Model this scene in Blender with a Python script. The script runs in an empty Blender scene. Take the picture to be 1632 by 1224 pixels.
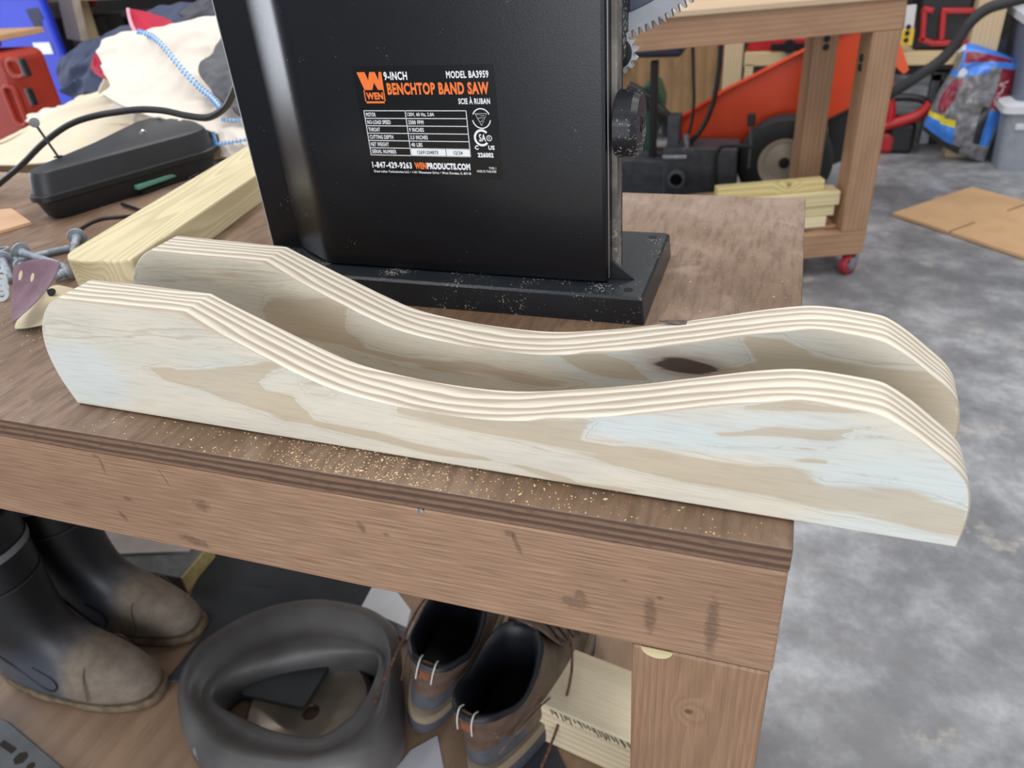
import bpy, math, random
import numpy as np
from mathutils import Vector, Matrix, noise

random.seed(7)
scene = bpy.context.scene
COL = scene.collection
PI = math.pi

# ------------------------------------------------------------------ camera
cam_data = bpy.data.cameras.new('camera')
cam = bpy.data.objects.new('camera', cam_data)
COL.objects.link(cam)
YAW, PITCH, ROLL = -0.3659, 0.5551, -0.0852
_f = Vector((math.sin(YAW) * math.cos(PITCH), math.cos(YAW) * math.cos(PITCH), -math.sin(PITCH)))
_r = Vector((math.cos(YAW), -math.sin(YAW), 0))
_u = _r.cross(_f)
_r2 = math.cos(ROLL) * _r + math.sin(ROLL) * _u
_u2 = -math.sin(ROLL) * _r + math.cos(ROLL) * _u
_m = Matrix((_r2, _u2, -_f)).transposed().to_4x4()
_m.translation = Vector((-0.0282, -0.3442, 1.2182))
cam.matrix_world = _m
cam_data.sensor_width = 36
cam_data.lens = 36 * 1226.44 / 1632
cam_data.clip_start = 0.02
cam_data.dof.use_dof = True
cam_data.dof.focus_distance = 0.58
cam_data.dof.aperture_fstop = 9.5
scene.camera = cam

# ------------------------------------------------------------------ light
scene.view_settings.view_transform = 'Standard'
scene.view_settings.look = 'None'
scene.view_settings.gamma = 1
scene.view_settings.use_curve_mapping = False
scene.view_settings.exposure = 0.0
world = bpy.data.worlds.new('shop_daylight')
scene.world = world
world.use_nodes = True
world.node_tree.nodes['Background'].inputs[0].default_value = (0.86, 0.93, 1.0, 1)
world.node_tree.nodes['Background'].inputs[1].default_value = 0.42


def area(name, loc, target, sx, sy, watts, col=(1, 1, 1)):
    d = bpy.data.lights.new(name, 'AREA')
    d.shape = 'RECTANGLE'
    d.size, d.size_y, d.energy, d.color = sx, sy, watts, col
    o = bpy.data.objects.new(name, d)
    COL.objects.link(o)
    o.location = loc
    o.rotation_euler = (Vector(target) - Vector(loc)).to_track_quat('-Z', 'Y').to_euler()
    return o


area('ceiling_tube_light', (-1.6, 0.8, 3.3), (-1.6, 0.8, 0), 0.5, 4.0, 64, (1.0, 0.97, 0.93))
area('ceiling_tube_light', (0.9, 0.7, 3.3), (0.9, 0.7, 0), 0.5, 4.0, 68, (1.0, 0.98, 0.95))
area('ceiling_tube_light', (0.2, 3.4, 3.3), (0.2, 3.4, 0), 4.0, 0.5, 36, (1.0, 0.98, 0.95))
area('door_daylight', (-4.8, 1.05, 1.25), (0, 0.25, 1.05), 1.8, 2.6, 88, (0.86, 0.91, 1.0))
area('door_daylight', (0.3, -3.6, 1.3), (-0.3, 0.2, 0.7), 3.6, 2.4, 112, (0.95, 0.97, 1.0))


# ------------------------------------------------------------------ materials
def nd(nt, kind, inputs=None, **props):
    n = nt.nodes.new('ShaderNode' + kind)
    for k, v in props.items():
        setattr(n, k, v)
    for k, v in (inputs or {}).items():
        s = n.inputs[k]
        if isinstance(v, bpy.types.NodeSocket):
            nt.links.new(v, s)
        else:
            s.default_value = v
    return n


def rgb(h):
    """sRGB 0-255 triple to a linear RGBA colour"""
    return tuple(((c / 255) / 12.92 if c / 255 <= 0.04045 else ((c / 255 + 0.055) / 1.055) ** 2.4) for c in h) + (1,)


def mixc(nt, fac, a, b, blend='MIX'):
    n = nt.nodes.new('ShaderNodeMix')
    n.data_type = 'RGBA'
    n.blend_type = blend
    for idx, v in ((0, fac), (6, a), (7, b)):
        s = n.inputs[idx]
        if isinstance(v, bpy.types.NodeSocket):
            nt.links.new(v, s)
        else:
            s.default_value = v
    return n.outputs[2]


def ramp(nt, fac, lo, hi):
    n = nd(nt, 'MapRange', {0: fac, 1: lo, 2: hi, 3: 0.0, 4: 1.0})
    n.interpolation_type = 'SMOOTHSTEP'
    return n.outputs[0]


def maths(nt, op, a, b=0.0):
    return nd(nt, 'Math', {0: a, 1: b}, operation=op).outputs[0]


def base(name):
    m = bpy.data.materials.new(name)
    m.use_nodes = True
    nt = m.node_tree
    return m, nt, nt.nodes['Principled BSDF']


def coords(nt, scale=(1, 1, 1)):
    tc = nd(nt, 'TexCoord')
    return nd(nt, 'Mapping', {'Vector': tc.outputs['Object'], 'Scale': scale}).outputs[0]


def mat(name, col, rough=0.5, metal=0.0, var=0.12, scale=25, bump=0.0, bscale=200, dust=None, dust_amt=0.0,
        dust_scale=300, spec=0.5, stretch=(1, 1, 1), coat=0.0):
    """plain surface with gentle colour variation, optional fine bump and specks of dust"""
    m, nt, b = base(name)
    c = rgb(col)
    v = coords(nt, stretch)
    n1 = nd(nt, 'TexNoise', {'Vector': v, 'Scale': scale, 'Detail': 4.0}).outputs[0]
    f = ramp(nt, n1, 0.3, 0.7)
    colour = mixc(nt, f, tuple(x * (1 - var) for x in c[:3]) + (1,), tuple(min(1, x * (1 + var)) for x in c[:3]) + (1,))
    rsock = None
    if dust is not None:
        n2 = nd(nt, 'TexNoise', {'Vector': v, 'Scale': dust_scale, 'Detail': 2.0}).outputs[0]
        n3 = nd(nt, 'TexNoise', {'Vector': v, 'Scale': dust_scale * 0.06, 'Detail': 3.0}).outputs[0]
        s = maths(nt, 'ADD', n2, maths(nt, 'MULTIPLY', n3, 0.8))
        f2 = ramp(nt, s, 1.16 - dust_amt, 1.24 - dust_amt)
        colour = mixc(nt, f2, colour, rgb(dust))
        rsock = nd(nt, 'MapRange', {0: f2, 3: rough, 4: 0.9}).outputs[0]
    nt.links.new(colour, b.inputs['Base Color'])
    b.inputs['Roughness'].default_value = rough
    if rsock is not None:
        nt.links.new(rsock, b.inputs['Roughness'])
    b.inputs['Metallic'].default_value = metal
    b.inputs['Specular IOR Level'].default_value = spec
    b.inputs['Coat Weight'].default_value = coat
    if bump:
        n4 = nd(nt, 'TexNoise', {'Vector': v, 'Scale': bscale, 'Detail': 3.0}).outputs[0]
        bp = nd(nt, 'Bump', {'Height': n4, 'Strength': bump, 'Distance': 0.002})
        nt.links.new(bp.outputs[0], b.inputs['Normal'])
    return m


def wood(name, light, dark, axis=0, rings=60.0, rough=0.6, fibre=0.35, ring_amt=0.6, knots=(), stain=None, stain_amt=0.4,
         ring_axis=2, warp=0.6, bump=0.15, fine=900, checks=()):
    """sawn timber: growth rings running along one axis, fine fibres, optional knots (x, y, z, radius) and darker stain patches"""
    m, nt, b = base(name)
    st = [1.0, 1.0, 1.0]
    st[axis] = 0.09
    v = coords(nt, tuple(st))
    raw = coords(nt)
    n1 = nd(nt, 'TexNoise', {'Vector': v, 'Scale': 9.0, 'Detail': 2.0, 'Roughness': 0.45}).outputs[0]
    sep = nd(nt, 'SeparateXYZ', {0: v})
    h = maths(nt, 'MULTIPLY', sep.outputs[ring_axis], rings)
    h = maths(nt, 'ADD', h, maths(nt, 'MULTIPLY', n1, rings * 0.12 * warp))
    for (kx, ky, kz, kr) in knots:
        d = nd(nt, 'VectorMath', {0: raw, 1: (kx, ky, kz)}, operation='DISTANCE').outputs['Value']
        bulge = maths(nt, 'MULTIPLY', maths(nt, 'SUBTRACT', 1.0, ramp(nt, d, 0.0, kr * 5)), 1.6)
        h = maths(nt, 'ADD', h, bulge)
    saw = maths(nt, 'FRACT', h)
    ringf = maths(nt, 'MULTIPLY', maths(nt, 'MULTIPLY', ramp(nt, saw, 0.15, 0.8), maths(nt, 'SUBTRACT', 1.0, ramp(nt, saw, 0.86, 1.0))), ring_amt)
    st2 = [1.0, 1.0, 1.0]
    st2[axis] = 0.03
    vf = coords(nt, tuple(st2))
    nf = nd(nt, 'TexNoise', {'Vector': vf, 'Scale': fine, 'Detail': 3.0}).outputs[0]
    ff = maths(nt, 'MULTIPLY', ramp(nt, nf, 0.35, 0.75), fibre)
    fac = maths(nt, 'MAXIMUM', ringf, 0.0)
    colour = mixc(nt, fac, rgb(light), rgb(dark))
    colour = mixc(nt, ff, colour, rgb(dark))
    if stain is not None:
        ns = nd(nt, 'TexNoise', {'Vector': coords(nt, tuple(0.35 if i == axis else 1.0 for i in range(3))), 'Scale': 14.0, 'Detail': 5.0}).outputs[0]
        colour = mixc(nt, maths(nt, 'MULTIPLY', ramp(nt, ns, 0.42, 0.68), stain_amt), colour, rgb(stain))
    for (kx, ky, kz, kr) in knots:
        wob = nd(nt, 'TexNoise', {'Vector': raw, 'Scale': 120.0, 'Detail': 3.0})
        wv = nd(nt, 'VectorMath', {0: maths(nt, 'SUBTRACT', wob.outputs[0], 0.5), 1: (kr * 1.4,) * 3}, operation='MULTIPLY').outputs[0]
        dv = nd(nt, 'VectorMath', {0: raw, 1: wv}, operation='ADD').outputs[0]
        d = nd(nt, 'VectorMath', {0: dv, 1: (kx, ky, kz)}, operation='DISTANCE').outputs['Value']
        k = maths(nt, 'MULTIPLY', maths(nt, 'SUBTRACT', 1.0, ramp(nt, d, kr * 0.4, kr)), 0.8)
        colour = mixc(nt, k, colour, tuple(x * 0.45 for x in rgb(dark)[:3]) + (1,))
    for (kx, kz, rx, rz, tilt) in checks:
        wob = nd(nt, 'TexNoise', {'Vector': raw, 'Scale': 260.0, 'Detail': 3.0}).outputs[0]
        sp = nd(nt, 'SeparateXYZ', {0: raw})
        dx = maths(nt, 'SUBTRACT', sp.outputs[0], kx)
        dz = maths(nt, 'SUBTRACT', sp.outputs[2], kz)
        dx = maths(nt, 'ADD', dx, maths(nt, 'MULTIPLY', dz, tilt))
        ex, ez = maths(nt, 'DIVIDE', dx, rx), maths(nt, 'DIVIDE', dz, rz)
        q = maths(nt, 'ADD', maths(nt, 'MULTIPLY', ex, ex), maths(nt, 'MULTIPLY', ez, ez))
        q = maths(nt, 'ADD', q, maths(nt, 'MULTIPLY', maths(nt, 'SUBTRACT', wob, 0.5), 2.2))
        k = maths(nt, 'MULTIPLY', maths(nt, 'SUBTRACT', 1.0, ramp(nt, q, 0.0, 1.3)), 0.5)
        colour = mixc(nt, k, colour, tuple(x * 0.4 for x in rgb(dark)[:3]) + (1,))
    nt.links.new(colour, b.inputs['Base Color'])
    b.inputs['Roughness'].default_value = rough
    bp = nd(nt, 'Bump', {'Height': nf, 'Strength': bump, 'Distance': 0.001})
    nt.links.new(bp.outputs[0], b.inputs['Normal'])
    return m


# ------------------------------------------------------------------ mesh building
class MB:
    def __init__(self):
        self.v, self.f, self.m = [], [], []

    def add(self, vs, fs, m=0):
        k = len(self.v)
        self.v += [tuple(p) for p in vs]
        for f in fs:
            self.f.append(tuple(i + k for i in f))
            self.m.append(m)
        return self

    def box(self, c, s, R=None, m=0):
        R = R or Matrix.Identity(3)
        c = Vector(c)
        vs = [c + R @ Vector((x * s[0] / 2, y * s[1] / 2, z * s[2] / 2)) for x in (-1, 1) for y in (-1, 1) for z in (-1, 1)]
        return self.add(vs, [(0, 1, 3, 2), (4, 6, 7, 5), (0, 4, 5, 1), (2, 3, 7, 6), (0, 2, 6, 4), (1, 5, 7, 3)], m)

    def span(self, a, b, m=0):
        """axis-aligned box between two corners"""
        return self.box([(p + q) / 2 for p, q in zip(a, b)], [abs(q - p) for p, q in zip(a, b)], None, m)

    def beam(self, a, b, w, h, m=0, up=(0, 0, 1)):
        """rectangular bar from a to b"""
        a, b = Vector(a), Vector(b)
        d = (b - a).normalized()
        s = d.cross(Vector(up))
        if s.length < 1e-4:
            s = Vector((1, 0, 0))
        s.normalize()
        t = s.cross(d)
        R = Matrix((d, s, t)).transposed()
        return self.box((a + b) / 2, ((b - a).length, w, h), R, m)

    def prism(self, poly, o, u, v, w, depth, m=0):
        """closed 2-D outline in the plane (u, v) through o, extruded by depth along w"""
        o, u, v, w = Vector(o), Vector(u), Vector(v), Vector(w)
        n = len(poly)
        if u.cross(v).dot(w) * depth > 0:
            poly = list(reversed(poly)) if _area(poly) > 0 else list(poly)
        else:
            poly = list(poly) if _area(poly) > 0 else list(reversed(poly))
        vs = [o + u * p[0] + v * p[1] for p in poly]
        vs += [p + w * depth for p in vs]
        fs = [tuple(range(n)), tuple(range(2 * n - 1, n - 1, -1))]
        fs += [((i + 1) % n, i, n + i, n + (i + 1) % n) for i in range(n)]
        return self.add(vs, fs, m)

    def loft(self, rings, m=0, cap=(True, True), closed=False):
        n = len(rings[0])
        vs = [p for r in rings for p in r]
        fs = []
        R = len(rings)
        for i in range(R if closed else R - 1):
            for j in range(n):
                a, b = i * n + j, i * n + (j + 1) % n
                c, d = ((i + 1) % R) * n + (j + 1) % n, ((i + 1) % R) * n + j
                fs.append((a, b, c, d))
        if not closed:
            if cap[0]:
                fs.append(tuple(range(n - 1, -1, -1)))
            if cap[1]:
                fs.append(tuple((R - 1) * n + j for j in range(n)))
        return self.add(vs, fs, m)

    def tube(self, pts, r, n=10, closed=False, m=0, smooth=0):
        pts = [Vector(p) for p in pts]
        if smooth:
            pts = curve(pts, smooth, closed)
        rr = r if hasattr(r, '__len__') else [r] * len(pts)
        rings = []
        up = None
        for i, p in enumerate(pts):
            if closed:
                d = pts[(i + 1) % len(pts)] - pts[i - 1]
            else:
                d = pts[min(i + 1, len(pts) - 1)] - pts[max(i - 1, 0)]
            d.normalize()
            if up is None:
                up = Vector((0, 0, 1)) if abs(d.z) < 0.9 else Vector((1, 0, 0))
            s = d.cross(up).normalized()
            up = s.cross(d).normalized()
            q = rr[min(len(rr) - 1, int(i * len(rr) / len(pts)))]
            rings.append([p + (s * math.cos(2 * PI * k / n) + up * math.sin(2 * PI * k / n)) * q for k in range(n)])
        return self.loft(rings, m, (True, True), closed)

    def lathe(self, prof, o, axis, n=28, m=0, cap=(True, True)):
        """prof is a list of (radius, distance along the axis)"""
        o, d = Vector(o), Vector(axis).normalized()
        s = d.cross(Vector((0, 0, 1)) if abs(d.z) < 0.9 else Vector((1, 0, 0))).normalized()
        t = d.cross(s)
        rings = [[o + d * h + (s * math.cos(2 * PI * k / n) + t * math.sin(2 * PI * k / n)) * max(r, 1e-4) for k in range(n)] for r, h in prof]
        return self.loft(rings, m, cap)

    def grid(self, rows, m=0):
        nu, nv = len(rows[0]), len(rows)
        vs = [p for r in rows for p in r]
        fs = [(i * nu + j, i * nu + j + 1, (i + 1) * nu + j + 1, (i + 1) * nu + j) for i in range(nv - 1) for j in range(nu - 1)]
        return self.add(vs, fs, m)

    def build(self, name, mats, parent=None, local=False, smooth=0, bevel=0, seg=2, origin=None, recalc=True, solid=0, sub=0):
        off = Vector((0, 0, 0))
        if parent is not None and not local:
            off = world_loc(parent)
        elif parent is None and not local:
            if origin is None:
                a = np.array(self.v)
                lo, hi = a.min(0), a.max(0)
                origin = ((lo[0] + hi[0]) / 2, (lo[1] + hi[1]) / 2, lo[2])
            off = Vector(origin)
        me = bpy.data.meshes.new(name)
        me.from_pydata([tuple(Vector(p) - off) for p in self.v], [], self.f)
        mats = mats if isinstance(mats, (list, tuple)) else [mats]
        for x in mats:
            me.materials.append(x)
        me.polygons.foreach_set('material_index', self.m)
        if recalc:
            import bmesh
            bm = bmesh.new()
            bm.from_mesh(me)
            bmesh.ops.recalc_face_normals(bm, faces=bm.faces)
            bm.to_mesh(me)
            bm.free()
        if smooth:
            me.polygons.foreach_set('use_smooth', [True] * len(me.polygons))
            me.set_sharp_from_angle(angle=math.radians(smooth))
        me.update()
        o = bpy.data.objects.new(name, me)
        COL.objects.link(o)
        if parent is not None:
            o.parent = parent
        elif not local:
            o.location = off
        if solid:
            s = o.modifiers.new('thickness', 'SOLIDIFY')
            s.thickness = solid
            s.offset = -1
        if bevel:
            bv = o.modifiers.new('edges', 'BEVEL')
            bv.width, bv.segments, bv.limit_method, bv.angle_limit = bevel, seg, 'ANGLE', math.radians(40)
        if sub:
            sb = o.modifiers.new('soft', 'SUBSURF')
            sb.levels = sb.render_levels = sub
        return o


def _area(p):
    return sum(p[i][0] * p[(i + 1) % len(p)][1] - p[(i + 1) % len(p)][0] * p[i][1] for i in range(len(p))) / 2


def world_loc(o):
    v = Vector(o.location)
    if o.parent is not None:
        v = v + world_loc(o.parent)
    return v


def curve(pts, k, closed=False):
    """Catmull-Rom points through pts, k steps per span"""
    pts = [Vector(p) for p in pts]
    n = len(pts)
    out = []
    for i in range(n if closed else n - 1):
        if closed:
            p0, p1, p2, p3 = pts[i - 1], pts[i], pts[(i + 1) % n], pts[(i + 2) % n]
        else:
            p0, p1, p2, p3 = pts[max(i - 1, 0)], pts[i], pts[i + 1], pts[min(i + 2, n - 1)]
        for j in range(k):
            t = j / k
            out.append(0.5 * ((2 * p1) + (p2 - p0) * t + (2 * p0 - 5 * p1 + 4 * p2 - p3) * t * t + (3 * p1 - p0 - 3 * p2 + p3) * t ** 3))
    if not closed:
        out.append(pts[-1])
    return out


def patch(rows, k=8):
    """smooth sheet through a small grid of control points"""
    dense = [curve(r, k) for r in rows]
    cols = [curve([dense[i][j] for i in range(len(rows))], k) for j in range(len(dense[0]))]
    return [[cols[j][i] for j in range(len(cols))] for i in range(len(cols[0]))]


def rounded(poly, r, k=5):
    out = []
    n = len(poly)
    for i in range(n):
        a, b, c = Vector(poly[i - 1] + (0,)), Vector(poly[i] + (0,)), Vector(poly[(i + 1) % n] + (0,))
        u, v = (a - b), (c - b)
        q = min(r, u.length * 0.45, v.length * 0.45)
        p0, p2 = b + u.normalized() * q, b + v.normalized() * q
        for j in range(k + 1):
            t = j / k
            w = p0 * (1 - t) ** 2 + b * 2 * t * (1 - t) + p2 * t * t
            out.append((w.x, w.y))
    return out


def tag(o, label, cat, group=None, kind=None):
    o['label'] = label
    o['category'] = cat
    if group:
        o['group'] = group
    if kind:
        o['kind'] = kind
    return o


def thing(name, label, cat, loc=(0, 0, 0), rotz=0.0, group=None):
    o = bpy.data.objects.new(name, None)
    COL.objects.link(o)
    o.location = loc
    o.rotation_euler = (0, 0, rotz)
    o.empty_display_size = 0.05
    return tag(o, label, cat, group)


def structure(o):
    o['kind'] = 'structure'
    return o


def copy_tree(o, parent=None):
    c = o.copy()
    COL.objects.link(c)
    if parent is not None:
        c.parent = parent
    for ch in list(o.children):
        copy_tree(ch, c)
    return c


def lettering(mb, text, o, u, v, x0, x1, y0, y1, bold=0.02, depth=0.0002, m=0, spacing=1.0):
    """flat letters fitted into the box x0..x1, y0..y1 of the plane (u, v) through o"""
    cu = bpy.data.curves.new('letters', 'FONT')
    cu.body = text
    cu.size = 1
    cu.offset = bold
    cu.space_character = spacing
    cu.resolution_u = 3
    cu.fill_mode = 'BOTH'
    tmp = bpy.data.objects.new('letters', cu)
    COL.objects.link(tmp)
    bpy.context.view_layer.update()
    me = bpy.data.meshes.new_from_object(tmp.evaluated_get(bpy.context.evaluated_depsgraph_get()))
    bpy.data.objects.remove(tmp)
    bpy.data.curves.remove(cu)
    pts = [q.co for q in me.vertices]
    lx, hx = min(q.x for q in pts), max(q.x for q in pts)
    ly, hy = min(q.y for q in pts), max(q.y for q in pts)
    o, u, v = Vector(o), Vector(u), Vector(v)
    w = u.cross(v).normalized() * depth
    vs = [o + u * (x0 + (q.x - lx) / (hx - lx) * (x1 - x0)) + v * (y0 + (q.y - ly) / (hy - ly) * (y1 - y0)) + w for q in pts]
    mb.add(vs, [tuple(p.vertices) for p in me.polygons], m)
    bpy.data.meshes.remove(me)


# ------------------------------------------------------------------ shared materials
def concrete():
    m, nt, b = base('polished concrete')
    v = coords(nt)
    n1 = nd(nt, 'TexNoise', {'Vector': v, 'Scale': 3.2, 'Detail': 8.0, 'Roughness': 0.68}).outputs[0]
    n2 = nd(nt, 'TexNoise', {'Vector': v, 'Scale': 12.0, 'Detail': 8.0, 'Roughness': 0.7}).outputs[0]
    n3 = nd(nt, 'TexNoise', {'Vector': v, 'Scale': 7.0, 'Detail': 6.0, 'Roughness': 0.65}).outputs[0]
    c = mixc(nt, ramp(nt, n1, 0.35, 0.65), rgb((106, 107, 111)), rgb((170, 171, 175)))
    c = mixc(nt, maths(nt, 'MULTIPLY', ramp(nt, n2, 0.38, 0.62), 0.55), c, rgb((112, 112, 115)))
    c = mixc(nt, maths(nt, 'MULTIPLY', ramp(nt, n3, 0.6, 0.7), 0.55), c, rgb((182, 175, 164)))
    nt.links.new(c, b.inputs['Base Color'])
    b.inputs['Roughness'].default_value = 0.42
    return m


M_CONCRETE = concrete()
M_STAIN = wood('brown stained pine', (150, 118, 92), (112, 82, 60), 0, 70, 0.55, 0.4, 0.5, stain=(96, 66, 50), stain_amt=0.35)
M_STAIN_Z = wood('brown stained pine upright', (150, 114, 88), (112, 78, 56), 2, 70, 0.55, 0.4, 0.5, ring_axis=0, stain=(96, 66, 50), stain_amt=0.3)
M_PALE = wood('pale pine', (214, 192, 152), (178, 148, 104), 0, 60, 0.6, 0.25, 0.5)
M_PALE_Z = wood('pale pine upright', (206, 184, 150), (172, 146, 108), 2, 60, 0.6, 0.25, 0.45, ring_axis=0)
M_LUMBER = wood('treated pine', (216, 202, 160), (184, 164, 116), 0, 75, 0.55, 0.25, 0.55)
M_BLACK = mat('black plastic', (22, 23, 26), 0.45, var=0.15, bump=0.1, bscale=400)
M_RUBBER = mat('black rubber', (34, 35, 38), 0.6, var=0.2)
M_STEEL = mat('galvanised steel', (150, 155, 162), 0.42, 0.85, var=0.15, scale=60)
M_CHROME = mat('bright zinc', (205, 208, 212), 0.22, 1.0, var=0.05)
M_DARKSTEEL = mat('dark cast steel', (84, 87, 93), 0.5, 0.5, var=0.2)
M_WHITE = mat('white plastic', (226, 228, 232), 0.45, var=0.03)
M_RED = mat('red plastic', (176, 32, 38), 0.4, var=0.1)
M_ORANGE = mat('orange enamel', (210, 64, 14), 0.38, var=0.06, scale=4)
M_CARD = mat('brown cardboard', (196, 158, 118), 0.8, var=0.05, scale=12)

# ------------------------------------------------------------------ the room
structure(MB().span((-9, -7, -0.1), (7, 6.2, 0)).build('floor', M_CONCRETE))
structure(MB().span((-9, 6.0, 0), (7, 6.2, 3.6)).build('wall_back', mat('unlit dark backing', (44, 40, 38), 0.7, var=0.2)))  # dark wall colour stands in for the shade of unlit shelf backs
# ------------------------------------------------------------------ the two shaped boards
PROFILE = [(0.0007, 0.0), (-0.0072, 0.0261), (-0.0085, 0.0495), (-0.0035, 0.0692), (0.0065, 0.0838), (0.0176, 0.0933), (0.0276, 0.0983),
           (0.0897, 0.0975), (0.1396, 0.0962), (0.1607, 0.0867), (0.1927, 0.0735), (0.2235, 0.0608), (0.2548, 0.0508), (0.2974, 0.0452),
           (0.337, 0.0437), (0.3689, 0.0452), (0.3996, 0.0502), (0.4428, 0.0598), (0.4774, 0.0692), (0.5024, 0.0763), (0.5203, 0.0810),
           (0.5376, 0.0845), (0.5492, 0.0852), (0.5607, 0.0847), (0.5719, 0.0838), (0.5818, 0.0828), (0.5886, 0.0806), (0.6008, 0.0730),
           (0.6132, 0.0634), (0.6222, 0.0562), (0.6275, 0.0506), (0.6313, 0.0447), (0.634, 0.0354), (0.6352, 0.0261), (0.6352, 0.0129),
           (0.6342, 0.0)]
SHARP = {0, 6, 8, len(PROFILE) - 1}


def dense_profile(step=0.0022):
    """profile resampled, smooth between its corners"""
    out = []
    idx = sorted(SHARP)
    for a, b in zip(idx[:-1], idx[1:]):
        seg = [Vector((p[0], p[1], 0)) for p in PROFILE[a:b + 1]]
        c = curve(seg, 12)
        acc = [0.0]
        for p, q in zip(c[:-1], c[1:]):
            acc.append(acc[-1] + (q - p).length)
        n = max(2, int(round(acc[-1] / step)))
        for k in range(n):
            s = acc[-1] * k / n
            i = max(j for j in range(len(acc)) if acc[j] <= s + 1e-9)
            i = min(i, len(c) - 2)
            t = (s - acc[i]) / max(1e-9, acc[i + 1] - acc[i])
            out.append(c[i].lerp(c[i + 1], t))
    out.append(Vector((PROFILE[-1][0], PROFILE[-1][1], 0)))
    return [(p.x, p.y) for p in out]


def signed(poly, x, y):
    """signed distance to a closed outline, positive inside"""
    d = np.full(x.shape, 1e9)
    inside = np.zeros(x.shape, bool)
    n = len(poly)
    for i in range(n):
        ax, ay = poly[i]
        bx, by = poly[(i + 1) % n]
        ex, ey = bx - ax, by - ay
        t = np.clip(((x - ax) * ex + (y - ay) * ey) / max(ex * ex + ey * ey, 1e-12), 0, 1)
        d = np.minimum(d, np.hypot(x - ax - t * ex, y - ay - t * ey))
        c = (ay > y) != (by > y)
        inside ^= c & (x < ex * (y - ay) / (ey if ey else 1e-12) + ax)
    return np.where(inside, d, -d)


def board_face():
    m, nt, b = base('planed pine face')
    v = coords(nt, (0.05, 1, 1))
    tan = nd(nt, 'Attribute', attribute_name='tan_zone').outputs['Fac']
    blue = nd(nt, 'Attribute', attribute_name='blue_zone').outputs['Fac']
    knot = nd(nt, 'Attribute', attribute_name='knot_zone').outputs['Fac']
    n1 = nd(nt, 'TexNoise', {'Vector': v, 'Scale': 150.0, 'Detail': 4.0, 'Roughness': 0.6}).outputs[0]
    n2 = nd(nt, 'TexNoise', {'Vector': v, 'Scale': 700.0, 'Detail': 3.0}).outputs[0]
    n3 = nd(nt, 'TexNoise', {'Vector': coords(nt, (0.2, 1, 1)), 'Scale': 42.0, 'Detail': 4.0}).outputs[0]
    n0 = nd(nt, 'TexNoise', {'Vector': coords(nt, (0.09, 1, 1)), 'Scale': 75.0, 'Detail': 5.0, 'Roughness': 0.62}).outputs[0]
    jag = maths(nt, 'ADD', maths(nt, 'MULTIPLY', maths(nt, 'SUBTRACT', n1, 0.5), 0.75), maths(nt, 'MULTIPLY', maths(nt, 'SUBTRACT', n0, 0.5), 1.1))
    f = ramp(nt, maths(nt, 'ADD', tan, jag), 0.4, 0.64)
    pale = mixc(nt, ramp(nt, n3, 0.35, 0.65), rgb((222, 214, 197)), rgb((211, 206, 192)))
    pale = mixc(nt, maths(nt, 'MULTIPLY', blue, 0.75), pale, rgb((203, 215, 218)))
    brown = mixc(nt, ramp(nt, n3, 0.3, 0.7), rgb((196, 178, 150)), rgb((184, 167, 140)))
    brown = mixc(nt, maths(nt, 'MULTIPLY', maths(nt, 'SUBTRACT', 1.0, ramp(nt, tan, 0.5, 0.72)), 0.35), brown, rgb((174, 156, 128)))
    c = mixc(nt, maths(nt, 'MULTIPLY', f, 0.72), pale, brown)
    c = mixc(nt, maths(nt, 'MULTIPLY', ramp(nt, n2, 0.42, 0.8), 0.26), c, rgb((150, 128, 100)))
    c = mixc(nt, maths(nt, 'MULTIPLY', ramp(nt, n2, 0.66, 0.78), maths(nt, 'MULTIPLY', f, 0.5)), c, rgb((226, 214, 188)))
    edge = maths(nt, 'ADD', tan, maths(nt, 'MULTIPLY', jag, 0.45))
    for pos, w_, k_ in ((0.34, 0.05, 0.30), (0.2, 0.03, 0.14), (0.1, 0.02, 0.12)):
        ln = maths(nt, 'SUBTRACT', 1.0, ramp(nt, maths(nt, 'ABSOLUTE', maths(nt, 'SUBTRACT', edge, pos)), 0.0, w_))
        c = mixc(nt, maths(nt, 'MULTIPLY', ln, k_), c, rgb((140, 124, 96)))
    kh = ramp(nt, maths(nt, 'ADD', knot, maths(nt, 'MULTIPLY', maths(nt, 'SUBTRACT', n3, 0.5), 0.8)), 0.1, 0.7)
    c = mixc(nt, maths(nt, 'MULTIPLY', kh, 0.55), c, rgb((126, 98, 92)))
    kf = ramp(nt, maths(nt, 'ADD', knot, maths(nt, 'MULTIPLY', maths(nt, 'SUBTRACT', n1, 0.5), 1.1)), 0.62, 0.82)
    c = mixc(nt, maths(nt, 'MULTIPLY', kf, 0.92), c, rgb((66, 50, 46)))
    nt.links.new(c, b.inputs['Base Color'])
    b.inputs['Roughness'].default_value = 0.5
    bp = nd(nt, 'Bump', {'Height': n2, 'Strength': 0.06, 'Distance': 0.0005})
    nt.links.new(bp.outputs[0], b.inputs['Normal'])
    return m


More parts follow.
